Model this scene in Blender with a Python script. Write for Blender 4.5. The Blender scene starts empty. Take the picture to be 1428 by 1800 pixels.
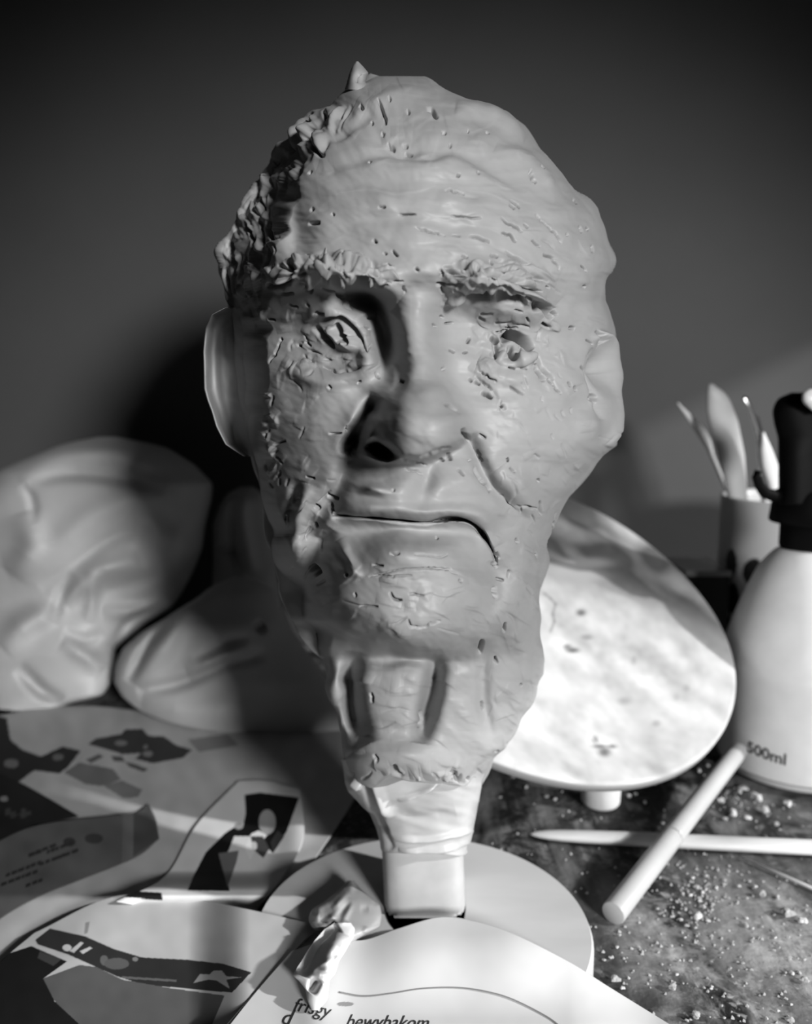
import bpy, bmesh, math, random
import numpy as np
from mathutils import Vector

# ---------------------------------------------------------------- camera, light, exposure
# All layout numbers are in "bench units"; K turns them into metres (the head is about half life size).
K = 0.5
TH = math.radians(8.0); CH = 0.332; F = 1500.0; CX = 714.0; CY = 900.0
sc = bpy.context.scene
col = sc.collection
cam = bpy.data.objects.new('camera', bpy.data.cameras.new('camera')); col.objects.link(cam)
cam.location = (0, 0, CH*K); cam.rotation_euler = (math.radians(90)-TH, 0, 0)
cam.data.sensor_fit = 'VERTICAL'; cam.data.sensor_height = 24.0; cam.data.lens = F/1800*24.0
cam.data.clip_start = 0.01; cam.data.clip_end = 20
cam.data.dof.use_dof = True; cam.data.dof.focus_distance = 0.40*K; cam.data.dof.aperture_fstop = 9.0
sc.camera = cam
w = bpy.data.worlds.new('world'); sc.world = w; w.use_nodes = True
w.node_tree.nodes['Background'].inputs[0].default_value = (1, 1, 1, 1)
w.node_tree.nodes['Background'].inputs[1].default_value = 0.012
def aim(o, target):
    d = Vector(target) - o.location
    o.rotation_euler = d.to_track_quat('-Z', 'Y').to_euler()
# soft key: unseen spot added for the window light, cone dims wall top
kl = bpy.data.lights.new('key_spot', 'SPOT'); ko = bpy.data.objects.new('key_spot', kl); col.objects.link(ko)
ko.location = (0.92*K, -1.55*K, 0.80*K); aim(ko, (0.20*K, 0.5*K, 0.12*K))
kl.energy = 63.0; kl.shadow_soft_size = 0.19*K; kl.spot_size = math.radians(36); kl.spot_blend = 0.5
# low sun that comes in under the window lintel on the right
sl = bpy.data.lights.new('sun', 'SUN'); so = bpy.data.objects.new('sun', sl); col.objects.link(so)
so.location = (2, -1, 1.4); sl.energy = 4.2; sl.angle = math.radians(1.6)
so.rotation_euler = Vector((-1.0, 0.34, -0.5)).to_track_quat('-Z', 'Y').to_euler()
sc.view_settings.view_transform = 'Standard'; sc.view_settings.look = 'None'
sc.view_settings.exposure = 0.0; sc.view_settings.gamma = 1.0; sc.view_settings.use_curve_mapping = False

rng = np.random.default_rng(7)
random.seed(7)

# ---------------------------------------------------------------- helpers
def P(u, v, Y):
    """point at horizontal distance Y seen at photo pixel (u, v)"""
    q = (CY-v)/F
    d = Y/(math.cos(TH)+q*math.sin(TH))
    return np.stack([np.broadcast_to(d*(u-CX)/F, np.shape(d*(u-CX))), Y+0*d*u, CH+d*(-math.sin(TH)+q*math.cos(TH))+0*u*Y], -1)
def PZ(u, v, z):
    """point of the horizontal plane of height z"""
    q = (CY-v)/F
    d = (z-CH)/(-math.sin(TH)+q*math.cos(TH))
    return np.stack([d*(u-CX)/F, d*(math.cos(TH)+q*math.sin(TH)), z+0*d], -1)

def mesh(name, verts, faces, mat, parent=None, smooth=True, K_=K):
    me = bpy.data.meshes.new(name)
    v = np.asarray(verts, dtype=np.float32)*K_
    fc = np.asarray(faces, dtype=np.int32) if not isinstance(faces, list) else None
    if fc is not None:
        n, k = fc.shape
        me.vertices.add(len(v)); me.vertices.foreach_set('co', v.ravel())
        me.loops.add(n*k); me.loops.foreach_set('vertex_index', fc.ravel())
        me.polygons.add(n); me.polygons.foreach_set('loop_start', np.arange(n, dtype=np.int32)*k)
        me.update(calc_edges=True)
    else:
        me.from_pydata([tuple(map(float, p)) for p in v], [], [tuple(map(int, f)) for f in faces])
        me.update()
    if smooth:
        me.polygons.foreach_set('use_smooth', np.ones(len(me.polygons), dtype=bool))
    me.validate()
    me.materials.append(mat)
    o = bpy.data.objects.new(name, me); col.objects.link(o)
    if parent is not None:
        o.parent = parent
        o.matrix_parent_inverse = parent.matrix_basis.inverted()
    return o
def tag(o, label=None, cat=None, group=None, kind=None):
    if label: o['label'] = label
    if cat: o['category'] = cat
    if group: o['group'] = group
    if kind: o['kind'] = kind
    return o
def empty(name, loc):
    o = bpy.data.objects.new(name, None); col.objects.link(o); o.location = [c*K for c in loc]
    o.empty_display_size = 0.01
    return o
def grid_faces(r, c, wrap=False, flip=False):
    i = np.arange(r-1)[:, None]; j = np.arange(c if wrap else c-1)[None, :]
    j2 = (j+1) % c
    a = i*c+j; b = i*c+j2; d = (i+1)*c+j2; e = (i+1)*c+j
    f = np.stack([a, b, d, e] if not flip else [e, d, b, a], -1).reshape(-1, 4)
    return f
def catmull(pts, n=8):
    pts = np.asarray(pts, float)
    if len(pts) < 3: return pts
    p = np.vstack([2*pts[0]-pts[1], pts, 2*pts[-1]-pts[-2]])
    out = []
    for i in range(1, len(p)-2):
        t = np.linspace(0, 1, n, endpoint=False)[:, None]
        a, b, c_, d = p[i-1], p[i], p[i+1], p[i+2]
        out.append(0.5*((2*b)+(-a+c_)*t+(2*a-5*b+4*c_-d)*t*t+(-a+3*b-3*c_+d)*t**3))
    out.append(pts[-1:])
    return np.vstack(out)
def smooth01(x): x = np.clip(x, 0, 1); return x*x*(3-2*x)
def interp(table, x):
    t = np.asarray(table, float)
    return np.interp(x, t[:, 0], t[:, 1])
def sinterp(table, x, s=8):
    t = np.asarray(table, float)
    xs = np.arange(t[0, 0]-3*s, t[-1, 0]+3*s+1, 1.0)
    y = np.interp(xs, t[:, 0], t[:, 1])
    k = np.exp(-0.5*(np.arange(-3*s, 3*s+1)/s)**2); k /= k.sum()
    y = np.convolve(np.pad(y, 3*s, mode='edge'), k, mode='valid')
    return np.interp(x, xs, y)
def fnoise(shape, sy, sx, ang=0.0, seed=0):
    """gaussian filtered noise field, unit variance, correlation lengths in px"""
    r = np.random.default_rng(seed)
    a = np.fft.rfft2(r.normal(size=shape))
    fy = np.fft.fftfreq(shape[0])[:, None]; fx = np.fft.rfftfreq(shape[1])[None, :]
    c, s = math.cos(ang), math.sin(ang)
    gx = fx*c+fy*s; gy = -fx*s+fy*c
    g = np.exp(-2*(math.pi**2)*((gx*sx)**2+(gy*sy)**2))
    o = np.fft.irfft2(a*g, s=shape)
    return o/o.std()
def pip(U, V, poly):
    poly = np.asarray(poly, float); inside = np.zeros(np.shape(U), bool)
    n = len(poly); j = n-1
    for i in range(n):
        xi, yi = poly[i]; xj, yj = poly[j]
        c = ((yi > V) != (yj > V)) & (U < (xj-xi)*(V-yi)/((yj-yi) if yj != yi else 1e-9)+xi)
        inside ^= c; j = i
    return inside

class Field:
    """a relief map over a patch of the photo's pixel grid (values = heights in bench units)"""
    def __init__(s, u0, v0, u1, v1, step=1.0):
        s.u0, s.v0, s.st = u0, v0, step
        s.w = int((u1-u0)/step)+1; s.h = int((v1-v0)/step)+1
        s.A = np.zeros((s.h, s.w), np.float32)
        s.U = (u0+np.arange(s.w)*step)[None, :]; s.V = (v0+np.arange(s.h)*step)[:, None]
    def box(s, x0, y0, x1, y1):
        a = max(0, int((x0-s.u0)/s.st)); b = min(s.w, int((x1-s.u0)/s.st)+2)
        c = max(0, int((y0-s.v0)/s.st)); d = min(s.h, int((y1-s.v0)/s.st)+2)
        return a, b, c, d
    def blob(s, x, y, rx, ry, h, ang=0.0, pw=2.0, flat=False):
        m = 3.2*max(rx, ry) if not flat else 1.6*max(rx, ry)
        a, b, c, d = s.box(x-m, y-m, x+m, y+m)
        if a >= b or c >= d: return
        dx = s.U[:, a:b]-x; dy = s.V[c:d]-y
        ca, sa = math.cos(math.radians(ang)), math.sin(math.radians(ang))
        p = (dx*ca+dy*sa)/rx; q = (-dx*sa+dy*ca)/ry
        r2 = p*p+q*q
        if flat: s.A[c:d, a:b] += h*np.sqrt(np.clip(1-r2, 0, 1))
        else: s.A[c:d, a:b] += h*np.exp(-0.5*r2**(pw/2))
    def stroke(s, pts, wid, h, kind='g', taper=0.25, smooth=True, tail=4.0):
        """kind g: gaussian section (h<0 groove, h>0 ridge); s: step, high on the left of travel falling over `tail`*wid"""
        p = catmull(pts) if smooth and len(pts) > 2 else np.asarray(pts, float)
        wid_m = wid*(3.0 if kind == 'g' else 3.0*tail/2)
        a, b, c, d = s.box(p[:, 0].min()-wid_m, p[:, 1].min()-wid_m, p[:, 0].max()+wid_m, p[:, 1].max()+wid_m)
        if a >= b or c >= d: return
        X = s.U[:, a:b]+0*s.V[c:d]; Y = s.V[c:d]+0*s.U[:, a:b]
        best = np.full(X.shape, 1e9); sd = np.zeros(X.shape); tt = np.zeros(X.shape)
        seg = np.hypot(*(p[1:]-p[:-1]).T); cum = np.concatenate([[0], np.cumsum(seg)]); L = cum[-1]+1e-9
        for i in range(len(p)-1):
            ex, ey = p[i+1]-p[i]; l2 = ex*ex+ey*ey+1e-9
            t = np.clip(((X-p[i, 0])*ex+(Y-p[i, 1])*ey)/l2, 0, 1)
            dx = X-p[i, 0]-t*ex; dy = Y-p[i, 1]-t*ey
            r = dx*dx+dy*dy; m = r < best
            best[m] = r[m]; sd[m] = (dx*ey-dy*ex)[m]/math.sqrt(l2); tt[m] = ((cum[i]+t*seg[i])/L)[m]
        dist = np.sqrt(best)
        env = np.clip(np.minimum(tt, 1-tt)/max(taper, 1e-3), 0, 1)**0.7 if taper > 0 else 1.0
        if kind == 'g':
            s.A[c:d, a:b] += h*env*np.exp(-0.5*(dist/wid)**2)
        else:
            # sd>0 on the left of the travel direction (screen, y down)
            g = np.where(sd > 0, np.exp(-0.5*(dist/(wid*tail/2))**2), np.exp(-0.5*(dist/(wid*0.35))**2))
            s.A[c:d, a:b] += h*env*g
    def sample(s, U, V):
        x = np.clip((U-s.u0)/s.st, 0, s.w-1.001); y = np.clip((V-s.v0)/s.st, 0, s.h-1.001)
        i = x.astype(int); j = y.astype(int); fx = x-i; fy = y-j
        A = s.A
        return (A[j, i]*(1-fx)+A[j, i+1]*fx)*(1-fy)+(A[j+1, i]*(1-fx)+A[j+1, i+1]*fx)*fy
def gauss_blur(A, s):
    fy = np.fft.fftfreq(A.shape[0])[:, None]; fx = np.fft.rfftfreq(A.shape[1])[None, :]
    return np.fft.irfft2(np.fft.rfft2(A)*np.exp(-2*(math.pi**2)*(fx**2+fy**2)*s*s), s=A.shape)

# ---- materials
def mat(name, build, rough=0.5, spec=0.5, **kw):
    m = bpy.data.materials.new(name); m.use_nodes = True
    nt = m.node_tree; b = nt.nodes['Principled BSDF']
    b.inputs['Roughness'].default_value = rough; b.inputs['Specular IOR Level'].default_value = spec
    for k, v in kw.items(): b.inputs[k.replace('_', ' ')].default_value = v
    build(nt, b)
    return m
def grey(nt, b, v):
    b.inputs['Base Color'].default_value = (v, v, v, 1)
def noise_col(nt, b, lo, hi, scale, detail=4, mapping=None, ramp=(0.35, 0.65), rough=0.55):
    tc = nt.nodes.new('ShaderNodeTexCoord'); mp = nt.nodes.new('ShaderNodeMapping')
    if mapping: mp.inputs['Scale'].default_value = mapping
    nz = nt.nodes.new('ShaderNodeTexNoise'); nz.inputs['Scale'].default_value = scale; nz.inputs['Detail'].default_value = detail
    nz.inputs['Roughness'].default_value = rough
    cr = nt.nodes.new('ShaderNodeValToRGB')
    cr.color_ramp.elements[0].position = ramp[0]; cr.color_ramp.elements[1].position = ramp[1]
    cr.color_ramp.elements[0].color = (lo, lo, lo, 1); cr.color_ramp.elements[1].color = (hi, hi, hi, 1)
    nt.links.new(tc.outputs['Object'], mp.inputs[0]); nt.links.new(mp.outputs[0], nz.inputs[0])
    nt.links.new(nz.outputs[0], cr.inputs[0]); nt.links.new(cr.outputs[0], b.inputs['Base Color'])
    return mp, nz, cr
def bump(nt, b, scale, strength, dist=0.0005, mapping=(1, 1, 1), detail=3, rot=(0, 0, 0)):
    tc = nt.nodes.new('ShaderNodeTexCoord'); mp = nt.nodes.new('ShaderNodeMapping')
    mp.inputs['Scale'].default_value = mapping; mp.inputs['Rotation'].default_value = rot
    nz = nt.nodes.new('ShaderNodeTexNoise'); nz.inputs['Scale'].default_value = scale; nz.inputs['Detail'].default_value = detail
    bp = nt.nodes.new('ShaderNodeBump'); bp.inputs['Strength'].default_value = strength; bp.inputs['Distance'].default_value = dist
    nt.links.new(tc.outputs['Object'], mp.inputs[0]); nt.links.new(mp.outputs[0], nz.inputs[0])
    nt.links.new(nz.outputs[0], bp.inputs['Height']); nt.links.new(bp.outputs[0], b.inputs['Normal'])
def simple(name, v, rough=0.5, spec=0.5, bscale=None, bstr=0.3, **kw):
    def f(nt, b):
        noise_col(nt, b, v*0.94, min(1, v*1.05), 60)
        if bscale: bump(nt, b, bscale, bstr)
    return mat(name, f, rough, spec, **kw)
def clay_build(nt, b):
    noise_col(nt, b, 0.30, 0.37, 45, 5, ramp=(0.3, 0.7))
    bump(nt, b, 80, 0.30, 0.0005, mapping=(1.0, 1.0, 4.5), detail=5)
M_clay = mat('modelling_clay', clay_build, 0.46, 0.28)
M_wall = mat('wall_paint', lambda nt, b: (noise_col(nt, b, 0.078, 0.086, 9), bump(nt, b, 60, .08)), 0.75, 0.2)
M_print = None
def print_mat(name, rough=0.6, spec=0.08, bstr=0.15):
    def f(nt, b):
        at = nt.nodes.new('ShaderNodeAttribute'); at.attribute_name = 'ink'
        nt.links.new(at.outputs['Color'], b.inputs['Base Color'])
        bump(nt, b, 70, bstr, 0.0004)
    return mat(name, f, rough, spec)
M_paper = print_mat('printed_paper')
def table_build(nt, b):
    # dark wood, smeared and dusted with dried plaster
    tc = nt.nodes.new('ShaderNodeTexCoord')
    def nz(scale, sc3, det, r0, r1, rot=0.0, ro=0.6):
        mp = nt.nodes.new('ShaderNodeMapping'); mp.inputs['Scale'].default_value = sc3; mp.inputs['Rotation'].default_value = (0, 0, rot)
        n = nt.nodes.new('ShaderNodeTexNoise'); n.inputs['Scale'].default_value = scale; n.inputs['Detail'].default_value = det; n.inputs['Roughness'].default_value = ro
        n.inputs['Distortion'].default_value = 0.6
        r = nt.nodes.new('ShaderNodeMapRange'); r.inputs['From Min'].default_value = r0; r.inputs['From Max'].default_value = r1
        nt.links.new(tc.outputs['Object'], mp.inputs[0]); nt.links.new(mp.outputs[0], n.inputs[0]); nt.links.new(n.outputs[0], r.inputs['Value'])
        return r.outputs[0]
    def mth(op, a, c):
        m = nt.nodes.new('ShaderNodeMath'); m.operation = op; m.use_clamp = True
        for i, x in enumerate((a, c)):
            if isinstance(x, (int, float)): m.inputs[i].default_value = x
            else: nt.links.new(x, m.inputs[i])
        return m.outputs[0]
    smear = nz(26, (1.0, 0.35, 1), 5, .50, .72, 0.5)
    patch = nz(20, (1, .5, 1), 6, .42, .62, -0.6, 0.6)
    fine = nz(260, (1, 1, 1), 4, .56, .70)
    sep = nt.nodes.new('ShaderNodeSeparateXYZ'); nt.links.new(tc.outputs['Object'], sep.inputs[0])
    # the swept-up plaster dust lies right of the round base, nearer the table's front
    def rng_(o, a, c):
        r = nt.nodes.new('ShaderNodeMapRange'); r.inputs['From Min'].default_value = a; r.inputs['From Max'].default_value = c
        r.interpolation_type = 'SMOOTHSTEP'; nt.links.new(o, r.inputs['Value']); return r.outputs[0]
    near = mth('MULTIPLY', rng_(sep.outputs['Y'], .305, .235), rng_(sep.outputs['X'], .050, .085))
    streak = nz(70, (1, .12, 1), 6, .44, .60, -0.45, 0.65)
    blotch = nz(90, (1, 1, 1), 6, .47, .58, 0.0, 0.7)
    dust = mth('MULTIPLY', near, mth('ADD', mth('MULTIPLY', patch, mth('ADD', mth('MULTIPLY', streak, .5), .45)), mth('MULTIPLY', blotch, .28)))
    dust = mth('MAXIMUM', dust, mth('MULTIPLY', mth('MULTIPLY', blotch, streak), .30))
    a = mth('MAXIMUM', mth('MULTIPLY', smear, 0.55), dust)
    a = mth('MAXIMUM', a, mth('MULTIPLY', fine, mth('ADD', mth('MULTIPLY', near, 0.6), 0.15)))
    mx = nt.nodes.new('ShaderNodeMix'); mx.data_type = 'RGBA'
    mx.inputs['A'].default_value = (.018, .018, .018, 1); mx.inputs['B'].default_value = (.56, .56, .56, 1)
    nt.links.new(a, mx.inputs['Factor']); nt.links.new(mx.outputs['Result'], b.inputs['Base Color'])
    bump(nt, b, 220, .6, 0.0012, detail=6)
M_table = mat('stained_table', table_build, 0.6, 0.3)
M_plaster = simple('white_plaster', .62, .8, .2, 140, .4)
M_white = simple('white_plastic', .68, .35, .5)
M_black = mat('black_plastic', lambda nt, b: grey(nt, b, .002), .55, .08)
M_blackbox = mat('black_card', lambda nt, b: grey(nt, b, .01), .7, .3)
M_post = mat('tape_wrapped_post', lambda nt, b: (noise_col(nt, b, .36, .45, 60, 6), bump(nt, b, 50, .35, .0006)), .38, .5)
def bag_build(nt, b):
    noise_col(nt, b, .50, .58, 25)
    bump(nt, b, 18, .2, .002, detail=2)
M_bag = mat('thin_plastic_bag', bag_build, .45, .4, Subsurface_Weight=0.0)
M_cloth = mat('pale_cloth', lambda nt, b: (noise_col(nt, b, .40, .46, 25), bump(nt, b, 30, .2, .001)), .6, .3)
M_board = mat('round_wooden_board', lambda nt, b: (noise_col(nt, b, .50, .56, 18, 4, mapping=(1, 4, 1)), bump(nt, b, 90, .1)), .5, .4)
M_bat = None
M_wood = mat('pale_wood', lambda nt, b: (noise_col(nt, b, .48, .58, 30, 4, mapping=(1, 8, 8)),), .5, .4)
M_steel = mat('steel', lambda nt, b: grey(nt, b, .5), .2, .5, Metallic=1.0)
M_wrap = mat('clear_film', lambda nt, b: (noise_col(nt, b, .26, .36, 30), bump(nt, b, 60, .4, .001)), .35, .6)

# ---------------------------------------------------------------- room shell
def slab(name, x0, x1, y0, y1, z0, z1, m, parent=None):
    v = [(x, y, z) for x in (x0, x1) for y in (y0, y1) for z in (z0, z1)]
    f = [(0, 1, 3, 2), (4, 6, 7, 5), (0, 4, 5, 1), (2, 3, 7, 6), (0, 2, 6, 4), (1, 5, 7, 3)]
    return mesh(name, v, f, m, parent, smooth=False)
YW = 1.12
tag(slab('wall_back', -1.6, 1.5, YW, YW+.1, -1.4, 2.2, M_wall), kind='structure')
# the part of the right wall above the window opening; its lower edge lets the low sun through
M_dark = simple('dark_wall_paint', .10, .8, .2)
tag(slab('wall_right', 1.40, 1.5, -1.9, YW, 0.876, 2.2, M_dark), kind='structure')
def table():
    t = slab('work_table', -1.55, 1.38, -.25, 1.10, -.06, 0, M_table)
    bm = bmesh.new(); bm.from_mesh(t.data)
    bmesh.ops.bevel(bm, geom=bm.edges[:], offset=.004*K, segments=2, affect='EDGES'); bm.to_mesh(t.data); bm.free()
    return tag(t, 'dark work table smeared with dry plaster under everything', 'table')
table()

# ---------------------------------------------------------------- generic loft: closed body from its left and right outline
def loft(name, v0, v1, Lt, Rt, Y0, pf, pb, m, parent=None, rows=200, nf=120, nb=60, ex=0.9, ey=0.85, ctr=None,
         big=None, fine=None, rsm=3, wsm=0, finefade=0.0, ground=False, vjit=0, side=None, fmul=None):
    v = np.linspace(v0, v1, rows)
    L = sinterp(Lt, v, rsm); R = sinterp(Rt, v, rsm)
    c = 0.5*(L+R) if ctr is None else np.clip(sinterp(ctr, v, 20), L+2, R-2)
    ph = np.concatenate([np.linspace(-math.pi/2, math.pi/2, nf, endpoint=False), np.linspace(math.pi/2, 1.5*math.pi, nb, endpoint=False)])
    s, co = np.sin(ph), np.cos(ph)
    X = np.sign(s)*np.abs(s)**ex; Yc = np.sign(co)*np.abs(co)**ey
    WL, WR = c-L, R-c
    if wsm:
        k_ = np.clip((v-v0-20)/60, 0, 1)
        SL, SR = WL+k_*(c-sinterp(Lt, v, wsm)-WL), WR+k_*(sinterp(Rt, v, wsm)-c-WR)
    else: SL, SR = WL, WR
    U = c[:, None]+np.where(X[None] < 0, SL[:, None], SR[:, None])*X[None]+np.where(X[None] < 0, (WL-SL)[:, None], (WR-SR)[:, None])*np.sign(X[None])*np.abs(X[None])**7
    V = np.repeat(v[:, None], len(ph), 1)
    if vjit:
        jn = sum(math.sin(q)*np.sin(q*ph+q*1.7) for q in (3, 5, 8, 13))/2
        V = V+vjit*jn[None]*smooth01((v-(v1-70))/70)[:, None]
    y0 = (sinterp(Y0, v, 12) if not np.isscalar(Y0) else np.full(rows, Y0))
    f_ = sinterp(pf, v, rsm+3); b_ = sinterp(pb, v, rsm+3)
    fm = f_[:, None]*(fmul(U, V) if fmul is not None else 1.0)
    Yd = y0[:, None]-np.where(Yc[None] > 0, fm, b_[:, None])*Yc[None]
    front = np.clip(Yc, 0, 1)[None]
    if big is not None:
        Yd = Yd-big(U, V)*np.clip(front*2.2, 0, 1)
    if side is not None:
        Yd = np.where(Yc[None] > 0, np.minimum(Yd+side(U, V)*np.clip(front*5, 0, 1), y0[:, None]-.14*fm*front), Yd)
    if ground:
        dep = TH-np.arctan((CY-V)/F)
        Yd = np.where(dep > .02, np.minimum(Yd, (CH-(.0012 if ground is True else ground))/np.tan(np.maximum(dep, .02))), Yd)
    pts = P(U, V, Yd)
    if fine is not None:
        du = np.roll(pts, -1, 1)-np.roll(pts, 1, 1); dv = np.gradient(pts, axis=0)
        n = np.cross(dv, du); n /= np.linalg.norm(n, axis=-1, keepdims=True)+1e-12
        n[:3] = n[3]; n[-3:] = n[-4]
        h = fine(U, V, ph, front)
        if finefade:
            e = np.clip(np.minimum(np.arange(rows), rows-1-np.arange(rows))/finefade, 0, 1)[:, None]; h = h*e
        pts = pts+n*h[..., None]
    nc = len(ph)
    verts = pts.reshape(-1, 3)
    faces = grid_faces(rows, nc, wrap=True, flip=True)
    top = pts[0].mean(0); bot = pts[-1].mean(0)
    verts = np.vstack([verts, top, bot])
    ti = rows*nc; bi = ti+1
    j = np.arange(nc); j2 = (j+1) % nc
    tri_t = np.stack([np.full(nc, ti), j, j2, j], -1); tri_b = np.stack([np.full(nc, bi), (rows-1)*nc+j2, (rows-1)*nc+j, (rows-1)*nc+j2], -1)
    quads = faces
    # triangles at both ends, written as a mixed list through loops
    me = bpy.data.meshes.new(name)
    vv = (verts*K).astype(np.float32)
    tr = np.vstack([tri_t[:, :3], tri_b[:, :3]]).astype(np.int32)
    me.vertices.add(len(vv)); me.vertices.foreach_set('co', vv.ravel())
    loops = np.concatenate([quads.ravel(), tr.ravel()]).astype(np.int32)
    me.loops.add(len(loops)); me.loops.foreach_set('vertex_index', loops)
    npol = len(quads)+len(tr)
    st = np.concatenate([np.arange(len(quads))*4, len(quads)*4+np.arange(len(tr))*3]).astype(np.int32)
    me.polygons.add(npol); me.polygons.foreach_set('loop_start', st)
    me.update(calc_edges=True); me.validate()
    me.polygons.foreach_set('use_smooth', np.ones(len(me.polygons), dtype=bool))
    me.materials.append(m)
    o = bpy.data.objects.new(name, me); col.objects.link(o)
    if parent is not None:
        o.parent = parent; o.matrix_parent_inverse = parent.matrix_basis.inverted()
    return o

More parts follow.
